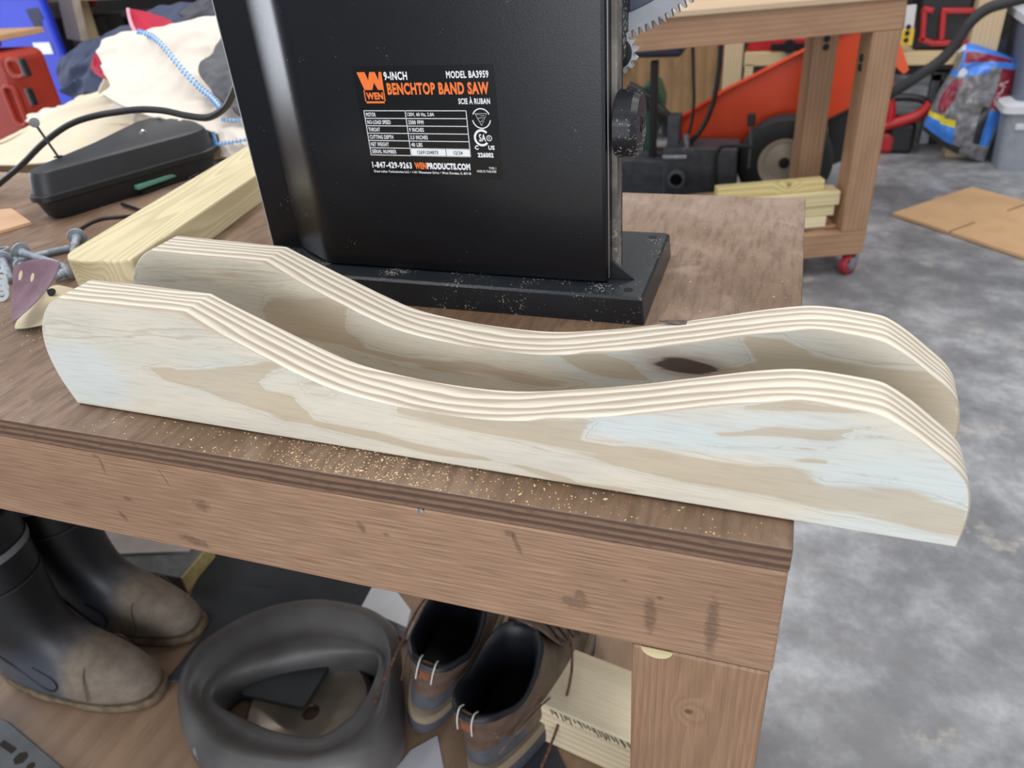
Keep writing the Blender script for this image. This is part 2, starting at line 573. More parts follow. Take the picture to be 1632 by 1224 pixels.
def board_edge():
    m, nt, b = base('sawn pine edge')
    v = coords(nt, (0.22, 1, 0.22))
    n1 = nd(nt, 'TexNoise', {'Vector': v, 'Scale': 22.0, 'Detail': 3.0, 'Roughness': 0.5}).outputs[0]
    sep = nd(nt, 'SeparateXYZ', {0: v})
    h = maths(nt, 'ADD', maths(nt, 'MULTIPLY', sep.outputs[1], 142.0), maths(nt, 'MULTIPLY', n1, 3.4))
    s = maths(nt, 'FRACT', h)
    line = maths(nt, 'MULTIPLY', ramp(nt, s, 0.1, 0.75), maths(nt, 'SUBTRACT', 1.0, ramp(nt, s, 0.88, 1.0)))
    n2 = nd(nt, 'TexNoise', {'Vector': coords(nt, (0.08, 1, 0.08)), 'Scale': 800.0, 'Detail': 2.0}).outputs[0]
    c = mixc(nt, maths(nt, 'MULTIPLY', line, 0.8), rgb((228, 221, 206)), rgb((162, 144, 127)))
    c = mixc(nt, maths(nt, 'MULTIPLY', ramp(nt, n2, 0.4, 0.75), 0.14), c, rgb((170, 146, 118)))
    nt.links.new(c, b.inputs['Base Color'])
    b.inputs['Roughness'].default_value = 0.55
    return m


M_FACE, M_EDGE = board_face(), board_edge()


def shaped_board(name, label, corner, angle, zones, blues, knots, seed):
    """ruled faces between the bottom edge and the curved top, with an eased rim"""
    T, e = 0.034, 0.0011
    prof = dense_profile()
    if seed:
        prof = [(x, z + 0.0006 * noise.noise(Vector((x * 22, seed, 0)))if 0.02 < x < 0.6 else z) for x, z in prof]
    n = len(prof)
    L = PROFILE[-1][0]
    top, inner = [], []
    for i, (x, z) in enumerate(prof):
        a, b = prof[max(i - 1, 0)], prof[min(i + 1, n - 1)]
        d = Vector((b[0] - a[0], b[1] - a[1])).normalized()
        nx, nz = d.y, -d.x
        top.append((x, z))
        inner.append((x + nx * e, max(z + nz * e, 0.0)))
    NV = 44
    vs, fs, ms = [], [], []
    zo = []

    def push(x, y, z):
        vs.append((x, y, z))
        return len(vs) - 1

    ids = {}
    for side, y in ((0, 0.0), (1, T)):
        for i in range(n):
            ix, iz = inner[i]
            bx = min(max(ix, 0.002), L - 0.002)
            for j in range(NV + 1):
                t = j / NV
                ids[side, i, j] = push(bx + (ix - bx) * t, y, 0.0025 + (max(iz, 0.0025) - 0.0025) * t)
        for i in range(n - 1):
            for j in range(NV):
                q = (ids[side, i, j], ids[side, i + 1, j], ids[side, i + 1, j + 1], ids[side, i, j + 1])
                fs.append(q if side == 0 else q[::-1])
                ms.append(0)
    strip = []
    for i in range(n):
        strip.append([ids[0, i, NV]] + [push(top[i][0], y, top[i][1]) for y in (e, T * 0.25, T * 0.5, T * 0.75, T - e)] + [ids[1, i, NV]])
    for i in range(n - 1):
        for k in range(6):
            fs.append((strip[i][k], strip[i + 1][k], strip[i + 1][k + 1], strip[i][k + 1]))
            ms.append(1)
    low = []
    for i in range(n):
        bx = vs[ids[0, i, 0]][0]
        low.append([ids[0, i, 0], push(bx, 0.0025, 0.0), push(bx, T - 0.0025, 0.0), ids[1, i, 0]])
    for i in range(n - 1):
        for k in range(3):
            fs.append((low[i][k], low[i][k + 1], low[i + 1][k + 1], low[i + 1][k]))
            ms.append(1)
    for i in (0, n - 1):
        fs.append((low[i][0], low[i][1], strip[i][1], strip[i][0]))
        fs.append((low[i][1], low[i][2], strip[i][5], strip[i][4], strip[i][3], strip[i][2], strip[i][1]))
        fs.append((low[i][2], low[i][3], strip[i][6], strip[i][5]))
        ms += [1, 1, 1]
    me = bpy.data.meshes.new(name)
    me.from_pydata(vs, [], fs)
    me.materials.append(M_FACE)
    me.materials.append(M_EDGE)
    me.polygons.foreach_set('material_index', ms)
    a = np.array(vs)
    x, z = a[:, 0].copy(), a[:, 2].copy()
    back = a[:, 1] > T * 0.5
    z = np.where(back, 0.09 - z, z)
    wob = np.array([noise.noise(Vector((px * 26, pz * 150, seed))) for px, pz in zip(x, z)])
    tan = np.zeros(len(a))
    for poly, soft, amt in zones:
        s = signed(poly, x, z) + wob * 0.0018
        tan = np.maximum(tan, amt * np.clip(0.5 + s / (soft * (3.4 if abs(_area(poly)) > 0.0011 else 0.8)) / 2, 0, 1) * (1.0 if abs(_area(poly)) > 0.0011 else 1.25))
    blue = np.zeros(len(a))
    for cx, cz, rx, rz, amt in blues:
        q = ((x - cx) / rx) ** 2 + ((z - cz) / rz) ** 2
        blue = np.maximum(blue, amt * np.clip(1.3 - q, 0, 1))
    kn = np.zeros(len(a))
    for cx, cz, rx, rz, amt in knots:
        q = np.sqrt(((x - cx) / rx) ** 2 + ((z - cz) / rz) ** 2)
        kn = np.maximum(kn, amt * np.clip(1.45 - q, 0, 1))
    for nm, val in (('tan_zone', tan), ('blue_zone', blue), ('knot_zone', kn)):
        at = me.attributes.new(nm, 'FLOAT', 'POINT')
        at.data.foreach_set('value', val.astype(np.float32))
    import bmesh
    bm = bmesh.new()
    bm.from_mesh(me)
    bmesh.ops.recalc_face_normals(bm, faces=bm.faces)
    bm.to_mesh(me)
    bm.free()
    me.polygons.foreach_set('use_smooth', [True] * len(me.polygons))
    me.set_sharp_from_angle(angle=math.radians(24))
    o = bpy.data.objects.new(name, me)
    COL.objects.link(o)
    o.location = corner
    o.rotation_euler = (0, 0, angle)
    return tag(o, label, 'board', 'curved sawn boards')


front_zones = [
    ([(0.0023, 0.0771), (0.0299, 0.0783), (0.0816, 0.0786), (0.1418, 0.0845), (0.1678, 0.0859), (0.175, 0.0808), (0.1393, 0.0778), (0.0994, 0.0744), (0.0562, 0.0669), (0.0121, 0.0641), (-0.0047, 0.0639)], 0.003, 0.62),
    ([(0.0878, 0.046), (0.0972, 0.0488), (0.114, 0.0504), (0.1176, 0.0493), (0.1497, 0.0545), (0.1797, 0.0609), (0.2101, 0.0678), (0.2194, 0.065), (0.2016, 0.0577), (0.1898, 0.0474), (0.1937, 0.0406), (0.2144, 0.0384), (0.2289, 0.0248),
      (0.2571, 0.0155), (0.2642, 0.0135), (0.2298, 0.0158), (0.2028, 0.0162), (0.1861, 0.0218), (0.1597, 0.0265), (0.1333, 0.0347), (0.1054, 0.0385)], 0.0016, 1.0),
    ([(0.2284, 0.0225), (0.2525, 0.0216), (0.279, 0.0192), (0.3028, 0.0159), (0.3332, 0.0145), (0.3581, 0.0123), (0.3658, 0.0102), (0.3494, 0.0097), (0.3158, 0.0087), (0.2811, 0.0121), (0.2454, 0.0146), (0.2267, 0.0158)], 0.0022, 0.8),
    ([(0.3658, 0.0102), (0.382, 0.0112), (0.3976, 0.0096), (0.4126, 0.0074), (0.4186, 0.0025), (0.4426, 0.0054), (0.4569, 0.0048), (0.4426, 0.0018), (0.4203, 0.0018), (0.4032, 0.003), (0.3818, 0.008)], 0.002, 0.8),
    ([(0.2972, 0.0446), (0.3091, 0.044), (0.3305, 0.0429), (0.3402, 0.0424), (0.3997, 0.0496), (0.4244, 0.0544), (0.4302, 0.0526), (0.4242, 0.0447), (0.4224, 0.0378), (0.4427, 0.0376), (0.4511, 0.04), (0.4717, 0.0409), (0.4918, 0.0395),
      (0.5051, 0.0378), (0.5243, 0.0365), (0.5427, 0.0391), (0.5618, 0.0317), (0.5796, 0.0336), (0.6023, 0.0343), (0.6195, 0.0314), (0.631, 0.0292), (0.6338, 0.0271), (0.6353, 0.0118), (0.6234, 0.0117), (0.6061, 0.0127),
      (0.5827, 0.0133), (0.5642, 0.0134), (0.5388, 0.0182), (0.5196, 0.0179), (0.4928, 0.02), (0.4655, 0.0209), (0.4513, 0.0215), (0.4281, 0.0263), (0.4043, 0.0273), (0.3833, 0.03), (0.3613, 0.0321), (0.3358, 0.0353), (0.3163, 0.0376),
      (0.2962, 0.0385)], 0.002, 1.0),
    ([(0.5007, 0.0567), (0.5325, 0.0663), (0.5626, 0.0705), (0.5934, 0.0776), (0.5739, 0.0707), (0.5667, 0.0658), (0.5958, 0.0708), (0.5637, 0.0628), (0.5346, 0.0586), (0.5039, 0.0551)], 0.0022, 0.72),
    ([(0.4991, 0.0476), (0.5289, 0.0525), (0.5547, 0.0562), (0.5677, 0.0585), (0.555, 0.0541), (0.5224, 0.05)], 0.002, 0.66),
    ([(0.5421, 0.0448), (0.5525, 0.0481), (0.5609, 0.0479), (0.5611, 0.0466), (0.5497, 0.0445)], 0.002, 0.72),
    ([(0.5699, 0.0431), (0.5819, 0.0433), (0.5993, 0.0441), (0.5975, 0.0425), (0.5791, 0.041)], 0.002, 0.66),
    ([(0.5918, 0.0612), (0.6069, 0.0631), (0.6071, 0.0619), (0.5945, 0.0596)], 0.002, 0.6),
    ([(0.5026, 0.0737), (0.5262, 0.081), (0.5377, 0.0839), (0.5561, 0.0839), (0.5806, 0.0837), (0.5613, 0.0795), (0.5327, 0.0767)], 0.002, 0.8),
    ([(0.2204, 0.0516), (0.2372, 0.0589), (0.2541, 0.0472), (0.2425, 0.0394), (0.2279, 0.0414)], 0.004, 0.45),
]
front_blues = [(0.61, 0.035, 0.07, 0.03, 0.9), (0.47, 0.052, 0.07, 0.012, 0.9), (0.54, 0.06, 0.06, 0.02, 0.6), (0.02, 0.03, 0.05, 0.035, 0.8), (0.16, 0.045, 0.04, 0.02, 0.4),
               (0.6, 0.006, 0.05, 0.008, 0.7)]
rear_zones = [
    ([(0.1312, 0.0635), (0.1383, 0.067), (0.1537, 0.0686), (0.1733, 0.0673), (0.1932, 0.0709), (0.2059, 0.07), (0.2142, 0.0671), (0.2031, 0.0518), (0.2066, 0.0417), (0.2215, 0.0311), (0.2506, 0.0281), (0.3042, 0.0298), (0.3639, 0.0252), (0.3971, 0.0237),
      (0.3633, 0.0154), (0.303, 0.0191), (0.249, 0.0188), (0.2036, 0.0277), (0.1239, 0.0388)], 0.002, 1.0),
    ([(0.004, 0.0802), (0.0637, 0.0874), (0.1387, 0.0893), (0.1673, 0.0865), (0.1485, 0.0822), (0.0589, 0.0747), (-0.0007, 0.0693)], 0.003, 0.66),
    ([(0.3768, 0.0449), (0.4112, 0.0515), (0.4333, 0.0455), (0.4466, 0.0322), (0.42, 0.0308), (0.3973, 0.0353)], 0.003, 0.62),
    ([(0.5016, 0.0771), (0.5278, 0.0798), (0.5379, 0.0722), (0.5477, 0.0672), (0.5812, 0.0637), (0.6143, 0.0661), (0.6315, 0.0466), (0.6371, 0.0198), (0.552, 0.0337), (0.4929, 0.0342), (0.4841, 0.0428), (0.5109, 0.0585)], 0.002, 1.0),
]
rear_blues = [(0.5, 0.07, 0.06, 0.02, 0.5), (0.42, 0.04, 0.05, 0.02, 0.6), (0.03, 0.05, 0.1, 0.03, 0.3)]
_k1, _k2 = (0.4673, 0.0482), (0.458, 0.0499)
shaped_board('shaped_board', 'wavy topped pale pine board, foremost of two, overhanging the bench corner', (-0.55, 0.032, 0.9), -0.01735,
             front_zones, front_blues, [], 0.0)
shaped_board('shaped_board', 'wavy topped pine board with a dark knot, rear of two, nearest the saw', (-0.5442, 0.1245, 0.9), -0.0371,
             rear_zones, rear_blues, [(_k1[0], _k1[1], 0.026, 0.0085, 1.0), (_k2[0], _k2[1], 0.034, 0.014, 0.45), (0.345, 0.03, 0.012, 0.008, 0.25)], 3.3)

_rear = [o for o in COL.objects if o.get('label', '').startswith('wavy topped pine board with a dark knot')][0]
_bu = (0.4525, 0.0796)[0] + 0.008
_bz = [a[1] + (b[1] - a[1]) * (_bu - a[0]) / (b[0] - a[0]) for a, b in zip(PROFILE[2:-4], PROFILE[3:-3]) if a[0] <= _bu < b[0]][0]
_n = MB()
_n.add([(_bu + x * 0.017, 0.0342 - y * 0.0072, _bz + 0.0003 + x * 0.002) for x, y in ((-1, 0), (-0.7, 0.45), (-0.2, 0.9), (0.3, 0.95), (0.55, 0.5), (1, 0.0))] + [(_bu + x * 0.017, 0.0343, _bz - 0.003) for x in (-1, -0.3, 0.4, 1)],
       [(0, 1, 2, 3, 4, 5), (0, 5, 9, 8, 7, 6)])
_n.build('bark_pocket', mat('dark bark', (96, 80, 76), 0.85, var=0.4, scale=300), _rear, local=True)

# ------------------------------------------------------------------ the workbench under them
def bench_ply():
    m, nt, b = base('worn stained plywood')
    v = coords(nt)
    vs_ = coords(nt, (1, 0.16, 1))
    n1 = nd(nt, 'TexNoise', {'Vector': v, 'Scale': 5.0, 'Detail': 5.0, 'Roughness': 0.6}).outputs[0]
    n2 = nd(nt, 'TexNoise', {'Vector': vs_, 'Scale': 130.0, 'Detail': 5.0, 'Roughness': 0.65}).outputs[0]
    n3 = nd(nt, 'TexNoise', {'Vector': v, 'Scale': 21.0, 'Detail': 5.0, 'Distortion': 0.6}).outputs[0]
    n5 = nd(nt, 'TexNoise', {'Vector': v, 'Scale': 240.0, 'Detail': 2.0}).outputs[0]
    sep = nd(nt, 'SeparateXYZ', {0: v})
    c = mixc(nt, ramp(nt, n1, 0.35, 0.65), rgb((116, 91, 70)), rgb((138, 114, 96)))
    c = mixc(nt, maths(nt, 'MULTIPLY', ramp(nt, n2, 0.42, 0.66), 0.6), c, rgb((84, 62, 47)))
    c = mixc(nt, maths(nt, 'MULTIPLY', ramp(nt, n3, 0.55, 0.75), 0.5), c, rgb((166, 142, 126)))
    dust_sheen = ramp(nt, sep.outputs[1], 0.12, 0.42)  # paler towards the back: dust plus glancing sheen put into the colour
    dusty = maths(nt, 'MULTIPLY', dust_sheen, ramp(nt, n3, 0.2, 0.6))
    c = mixc(nt, maths(nt, 'MULTIPLY', dusty, 0.62), c, rgb((176, 158, 146)))
    c = mixc(nt, maths(nt, 'MULTIPLY', ramp(nt, n5, 0.7, 0.76), 0.45), c, rgb((214, 190, 156)))
    nt.links.new(c, b.inputs['Base Color'])
    b.inputs['Roughness'].default_value = 0.5
    bp = nd(nt, 'Bump', {'Height': n2, 'Strength': 0.35, 'Distance': 0.001})
    nt.links.new(bp.outputs[0], b.inputs['Normal'])
    return m


def ply_edge():
    m, nt, b = base('plywood edge layers')
    v = coords(nt)
    sep = nd(nt, 'SeparateXYZ', {0: v})
    n1 = nd(nt, 'TexNoise', {'Vector': coords(nt, (0.15, 1, 1)), 'Scale': 60.0, 'Detail': 3.0}).outputs[0]
    h = maths(nt, 'ADD', maths(nt, 'MULTIPLY', sep.outputs[2], 165.0), maths(nt, 'MULTIPLY', n1, 0.9))
    s = maths(nt, 'FRACT', h)
    c = mixc(nt, ramp(nt, s, 0.35, 0.65), rgb((126, 96, 74)), rgb((84, 62, 50)))
    n2 = nd(nt, 'TexNoise', {'Vector': coords(nt, (0.3, 1, 1)), 'Scale': 300.0, 'Detail': 3.0}).outputs[0]
    c = mixc(nt, maths(nt, 'MULTIPLY', ramp(nt, n2, 0.5, 0.75), 0.5), c, rgb((66, 50, 42)))
    nt.links.new(c, b.inputs['Base Color'])
    b.inputs['Roughness'].default_value = 0.7
    return m


bench = thing('workbench', 'brown stained timber workbench with a plywood top and lower shelf, carrying the black saw', 'workbench', (-0.95, 0.3, 0))
BX = -1.5
tb = MB()
tb.span((BX, 0, 0.882), (0, 0.6, 0.9))
top = tb.build('bench_top', [bench_ply(), ply_edge()], bench, recalc=True, bevel=0.0012)
for p in top.data.polygons:
    p.material_index = 0 if p.normal.z > 0.5 else 1
APRON_CHECKS = []
for _p, _rx, _rz, _t in (((-0.5084, 0, 0.8695), 0.0016, 0.009, 0.0), ((-0.5114, 0, 0.8783), 0.004, 0.002, 0.0), ((-0.4489, 0, 0.8681), 0.0011, 0.009, 0.35), ((-0.4971, 0, 0.8379), 0.005, 0.003, 0.4), ((-0.5104, 5.551e-17, 0.8171), 0.0035, 0.006, 0.4),
                         ((-0.4433, 0, 0.8048), 0.014, 0.006, 1.2), ((-0.4217, 0, 0.8461), 0.009, 0.007, 0.0), ((-0.2824, 0, 0.855), 0.0035, 0.006, 0.3), ((-0.2637, 0, 0.8521), 0.004, 0.002, 0.0), ((-0.1661, 0, 0.8653), 0.0022, 0.011, 0.3),
                         ((-0.1706, 0, 0.8742), 0.005, 0.003, 0.0), ((-0.1283, 5.551e-17, 0.822), 0.012, 0.006, 0.0), ((-0.1247, 0, 0.8301), 0.004, 0.005, 0.2), ((-0.07274, 0, 0.8415), 0.003, 0.002, 0.0), ((-0.09555, 0, 0.8511), 0.003, 0.0012, 0.0),
                         ((-0.03963, 0, 0.8241), 0.005, 0.03, 0.0), ((-0.07869, 0, 0.8242), 0.0045, 0.02, 0.0)):
    APRON_CHECKS.append((_p[0] + 0.95, _p[2], _rx, _rz, _t))
apron_kn = [(0.315, -0.3, 0.834, 0.006), (0.10, -0.3, 0.822, 0.005), (0.52, -0.3, 0.866, 0.006), (0.565, -0.3, 0.866, 0.004), (0.74, -0.3, 0.812, 0.007), (0.845, -0.3, 0.82, 0.006)]
M_APRON = wood('brown stained apron', (168, 134, 107), (114, 83, 61), 0, 260, 0.5, 0.75, 0.28, knots=(), checks=APRON_CHECKS, stain=(122, 90, 68), stain_amt=0.35, warp=0.4)
MB().span((BX, 0.0, 0.793), (-0.0005, 0.038, 0.882)).build('apron', M_APRON, bench, bevel=0.002)
MB().span((BX, 0.562, 0.793), (-0.0005, 0.6, 0.882)).build('apron', M_STAIN, bench, bevel=0.002)
MB().span((-0.0385, 0.038, 0.793), (-0.0005, 0.562, 0.882)).build('apron', wood('side apron', (150, 112, 88), (112, 78, 58), 1, 190, 0.5, 0.4, 0.4), bench, bevel=0.002)
M_LEG = wood('brown stained leg', (156, 122, 94), (116, 84, 60), 2, 150, 0.5, 0.5, 0.34, ring_axis=0, knots=[(0.90, -0.3, 0.735, 0.004)], stain=(104, 72, 54), stain_amt=0.3, warp=1.0)
for lx, ly in ((-0.0905, 0.0), (-0.0905, 0.511), (BX + 0.002, 0.0), (BX + 0.002, 0.511)):
    MB().span((lx, ly, 0), (lx + 0.089, ly + 0.089, 0.793)).build('leg', M_LEG, bench, bevel=0.003)
M_SHELF = wood('lower shelf plywood', (164, 136, 112), (130, 102, 80), 1, 26, 0.6, 0.5, 0.3, ring_axis=0, stain=(120, 96, 78), stain_amt=0.6)
MB().span((BX + 0.092, 0.006, 0.182), (-0.093, 0.594, 0.2)).build('lower_shelf', M_SHELF, bench, bevel=0.001)
MB().span((BX + 0.092, 0.01, 0.093), (-0.093, 0.048, 0.182)).build('shelf_rail', M_STAIN, bench, bevel=0.002)
MB().span((BX + 0.092, 0.552, 0.093), (-0.093, 0.59, 0.182)).build('shelf_rail', M_STAIN, bench, bevel=0.002)
_s = (-0.2325, 0, 0.8805)
MB().lathe([(0.0002, -0.0012), (0.0022, -0.0008), (0.0024, 0.001)], _s, (0, 1, 0), 12).build('screw_head', M_CHROME, bench, smooth=40)
# chip knocked out of the top of the front leg
MB().prism([(0.0105 * math.cos(a_), 0.0085 * math.sin(a_)) for a_ in [PI + PI * k_ / 10 for k_ in range(11)]], (-0.0735, 0.0003, 0.7925), (1, 0, 0), (0, 0, 1), (0, -1, 0), 0.0007).build('bare_chip', M_LUMBER, bench)

# sawdust, nobody could count it
dust = MB()


def flake(x, y, z, s):
    a = random.uniform(0, PI)
    p = [(x + s * math.cos(a + k * PI / 2) * (1 if k % 2 else 0.5), y + s * math.sin(a + k * PI / 2) * (1 if k % 2 else 0.5), z) for k in range(4)]
    q = [(u, v, w + s * 0.4) for u, v, w in p]
    dust.add(p + q, [(3, 2, 1, 0), (4, 5, 6, 7), (0, 1, 5, 4), (1, 2, 6, 5), (2, 3, 7, 6), (3, 0, 4, 7)])


for k in range(1000):
    x = random.gauss(-0.27, 0.07) if k % 4 else random.uniform(-0.52, -0.01)
    y = random.uniform(0.001, 0.03) if k % 5 else random.uniform(0.07, 0.112)
    if -0.58 < x < -0.004:
        flake(x, y, 0.9001, random.uniform(0.0002, 0.0009) * (1.7 if random.random() < 0.06 else 1))
for k in range(330):
    x, y = random.uniform(-0.125, -0.004), random.uniform(0.19, 0.55)
    flake(x, y, 0.9001, random.uniform(0.0002, 0.0006) * (2.4 if random.random() < 0.03 else 1))
for k in range(160):
    x, y = random.gauss(-0.70, 0.03), random.gauss(0.15, 0.02)
    flake(x, y, 0.9001, random.uniform(0.0003, 0.0009))
tag(dust.build('sawdust', mat('pale sawdust', (232, 208, 164), 0.9, var=0.1)), 'pale sawdust sprinkled over the brown bench top', 'sawdust', kind='stuff')
# ------------------------------------------------------------------ the black band saw
M_SAW = mat('black powder coat', (15, 17, 23), 0.27, var=0.06, dust=(186, 180, 172), dust_amt=-0.05, dust_scale=800, bump=0.05, bscale=900, spec=0.45)
M_SAWSIDE = mat('dusty black steel', (34, 35, 38), 0.5, var=0.2, dust=(178, 170, 158), dust_amt=0.14, dust_scale=380, bump=0.2, bscale=700)
M_SAWBASE = mat('dusty black base', (36, 40, 46), 0.34, var=0.1, dust=(176, 170, 158), dust_amt=0.07, dust_scale=520, bump=0.2, bscale=700)
M_KNOB = mat('black knob', (26, 28, 34), 0.34, var=0.1, dust=(180, 176, 170), dust_amt=0.12, dust_scale=420)
M_GREYPL = mat('grey moulded plastic', (150, 154, 163), 0.5, var=0.15, dust=(196, 186, 160), dust_amt=0.08, dust_scale=260)
saw = thing('band_saw', 'black steel benchtop machine with a printed rating label and ribbed side knob, on the bench', 'band saw', (-0.33, 0.32, 0.9))
base_poly = rounded([(-0.545, 0.251), (-0.1305, 0.251), (-0.1305, 0.406), (-0.545, 0.406)], 0.003, 3)
foot_poly = rounded([(-0.546, 0.2495), (-0.1285, 0.2495), (-0.1285, 0.4075), (-0.546, 0.4075)], 0.003, 3)
b = MB()
b.loft([[(x, y, 0.9) for x, y in foot_poly], [(x, y, 0.923) for x, y in base_poly], [(x, y, 0.9252) for x, y in rounded([(-0.543, 0.253), (-0.1325, 0.253), (-0.1325, 0.404), (-0.543, 0.404)], 0.003, 3)]])
b.build('base', M_SAWBASE, saw, smooth=30)
for q in ((-0.1457, 0.2663, 0.9254), (-0.1458, 0.3913, 0.9254), (-0.53, 0.268, 0.9254), (-0.53, 0.39, 0.9254)):
    MB().lathe([(0.0001, 0), (0.0042, 0), (0.0044, -0.002)], q, (0, 0, 1), 16).build('bolt_hole', mat('bore', (6, 6, 7), 0.8, var=0), saw)

XF, XS, YF, YB = -0.1662, -0.1612, 0.275, 0.311
arc = []
for k in range(9):
    t = k / 8
    p = Vector((-0.440, YF, 0)) * (1 - t) ** 2 + Vector((-0.4505, YF, 0)) * 2 * t * (1 - t) + Vector((-0.4615, YF + 0.0075, 0)) * t * t
    arc.append((p.x, p.y))
sec = [(XF, YB - 0.001), (XF, YF + 0.004), (XF - 0.0012, YF + 0.0012), (XF - 0.004, YF)] + arc + [(-0.5035, YB - 0.002), (-0.538, YB - 0.002), (-0.538, YB + 0.0005)]
m_ = MB()
m_.prism(sec, (0, 0, 0.9275), (1, 0, 0), (0, 1, 0), (0, 0, 1), 0.56)
m_.build('rear_cover', M_SAW, saw, smooth=22)
MB().span((-0.5385, YB - 0.0026, 0.927), (-0.5377, YB + 0.001, 1.487)).build('cover_lip', mat('worn bright steel edge', (214, 214, 216), 0.4, 0.6, var=0.1), saw)
MB().span((-0.53, YB + 0.0006, 0.926), (XS, YB + 0.006, 1.487)).build('frame_plate', M_SAWSIDE, saw, bevel=0.001)
MB().span((-0.51, YB + 0.006, 0.9255), (-0.185, 0.395, 1.487)).build('wheel_housing', M_SAWSIDE, saw, bevel=0.004)
MB().span((XF - 0.001, YF + 0.0045, 0.929), (XF + 0.0006, YF + 0.0075, 1.485)).build('cover_seam', mat('bare seam', (128, 126, 124), 0.4, 0.5), saw)
MB().span((XF, YB - 0.018, 0.9265), (XS, YB + 0.0005, 1.487)).build('side_strip', mat('sawdust caked steel', (112, 107, 102), 0.7, var=0.35, scale=60, dust=(150, 144, 134), dust_amt=0.16, dust_scale=160), saw, bevel=0.0006)
MB().prism([(XF, 0.9255), (XF + 0.022, 0.9255), (XF, 0.943)], (0, YF + 0.012, 0), (1, 0, 0), (0, 0, 1), (0, 1, 0), 0.004).build('gusset', M_SAWSIDE, saw)

# side knob with flats round its rim
kc = Vector((-0.1536, 0.3, 1.059))
k = MB()
rim = []
for i in range(48):
    a = 2 * PI * i / 48
    rim.append((0.0268 * (1 - 0.035 * max(0, math.cos(a * 8)) ** 3), a))


def kring(x, s):
    return [(x, 0.3 + r * s * math.cos(a), kc.z + r * s * math.sin(a)) for r, a in rim]


k.loft([kring(-0.1625, 0.9), kring(-0.1615, 0.99), kring(-0.1475, 1.0), kring(-0.1425, 0.9), kring(-0.1422, 0.3), kring(-0.1435, 0.22)])
kn = k.build('tracking_knob', M_KNOB, saw, smooth=28)
b = MB()
b.lathe([(0.0055, 0), (0.0055, 0.0015), (0.003, 0.0016), (0.003, 0.0002)], (-0.1434, 0.3, kc.z), (1, 0, 0), 14)
b.build('knob_screw', M_BLACK, kn, smooth=30).location = (0, 0, 0)
bpy.data.objects['knob_screw'].parent = saw

# toothed tilt rack and its pinion
tc, TY = Vector((-0.2085, 0.36, 1.268)), 0.36


def pol(r, deg):
    a = math.radians(deg)
    return (tc.x + r * math.sin(a), tc.z - r * math.cos(a))


tr = MB()
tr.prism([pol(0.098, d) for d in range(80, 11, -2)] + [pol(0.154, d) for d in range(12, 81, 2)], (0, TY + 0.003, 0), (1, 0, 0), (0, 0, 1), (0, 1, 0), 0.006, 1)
outer = []
d = 13.0
while d < 80:
    outer += [pol(0.1535, d), pol(0.1535, d + 0.6), pol(0.1592, d + 1.15), pol(0.1595, d + 1.55), pol(0.1535, d + 2.1)]
    d += 2.25
tr.prism([pol(0.140, q) for q in range(80, 11, -2)] + outer, (0, TY - 0.003, 0), (1, 0, 0), (0, 0, 1), (0, 1, 0), 0.008)
for r0, r1 in ((0.116, 0.1215), (0.096, 0.102)):
    tr.prism([pol(r0, q) for q in range(80, 11, -2)] + [pol(r1, q) for q in range(12, 81, 2)], (0, TY - 0.003, 0), (1, 0, 0), (0, 0, 1), (0, 1, 0), 0.008)
for a0 in (12, 39.5, 60, 78):
    tr.prism([pol(0.1, a0), pol(0.15, a0), pol(0.15, a0 + 2.2), pol(0.1, a0 + 2.2)], (0, TY - 0.003, 0), (1, 0, 0), (0, 0, 1), (0, 1, 0), 0.008)
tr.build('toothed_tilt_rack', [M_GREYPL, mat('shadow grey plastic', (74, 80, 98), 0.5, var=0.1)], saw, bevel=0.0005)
gc = (-0.1729, 0.35, 1.105)
g = []
for i in range(14):
    for da, r in ((0, 0.0135), (0.12, 0.0175), (0.2, 0.0175), (0.32, 0.0135)):
        a = 2 * PI * i / 14 + da
        g.append((r * math.cos(a), r * math.sin(a)))
pg = MB()
pg.prism(g, gc, (1, 0, 0), (0, 0, 1), (0, 1, 0), 0.008)
pg.build('pinion', mat('pale pinion', (176, 180, 186), 0.45, var=0.1), saw)
MB().lathe([(0.0001, 0), (0.0126, 0), (0.0126, 0.003)], (gc[0], gc[1] - 0.003, gc[2]), (0, 1, 0), 24).build('pinion_collar', M_BLACK, saw, smooth=30)
# trunnion bracket tying the rack to the frame
MB().span((-0.24, YB + 0.006, 1.10), (-0.165, TY + 0.009, 1.20)).build('trunnion_bracket', M_SAWSIDE, saw, bevel=0.003)

# power lead, leaving the back of the frame and crossing over the casing
pts = [(-0.50, 0.36, 1.12), (-0.547, 0.365, 1.125), (-0.5949, 0.4, 1.088), (-0.6351, 0.43, 1.06), (-0.6651, 0.445, 1.039), (-0.6982, 0.452, 1.026), (-0.7362, 0.46, 1.026), (-0.7762, 0.468, 1.03), (-0.8189, 0.475, 1.03), (-0.8607, 0.48, 1.026),
       (-0.905, 0.485, 1.02), (-0.9447, 0.485, 1.012), (-0.9807, 0.485, 0.9997), (-1.026, 0.485, 0.9785), (-1.076, 0.485, 0.9507), (-1.136, 0.485, 0.9212), (-1.223, 0.47, 0.8761), (-1.065, 0.273, 0.904), (-1.224, 0.2938, 0.904)]
MB().tube(pts, 0.0042, 12, smooth=8).build('power_cord', mat('black rubber cord', (24, 25, 28), 0.5, var=0.1), saw, smooth=60)

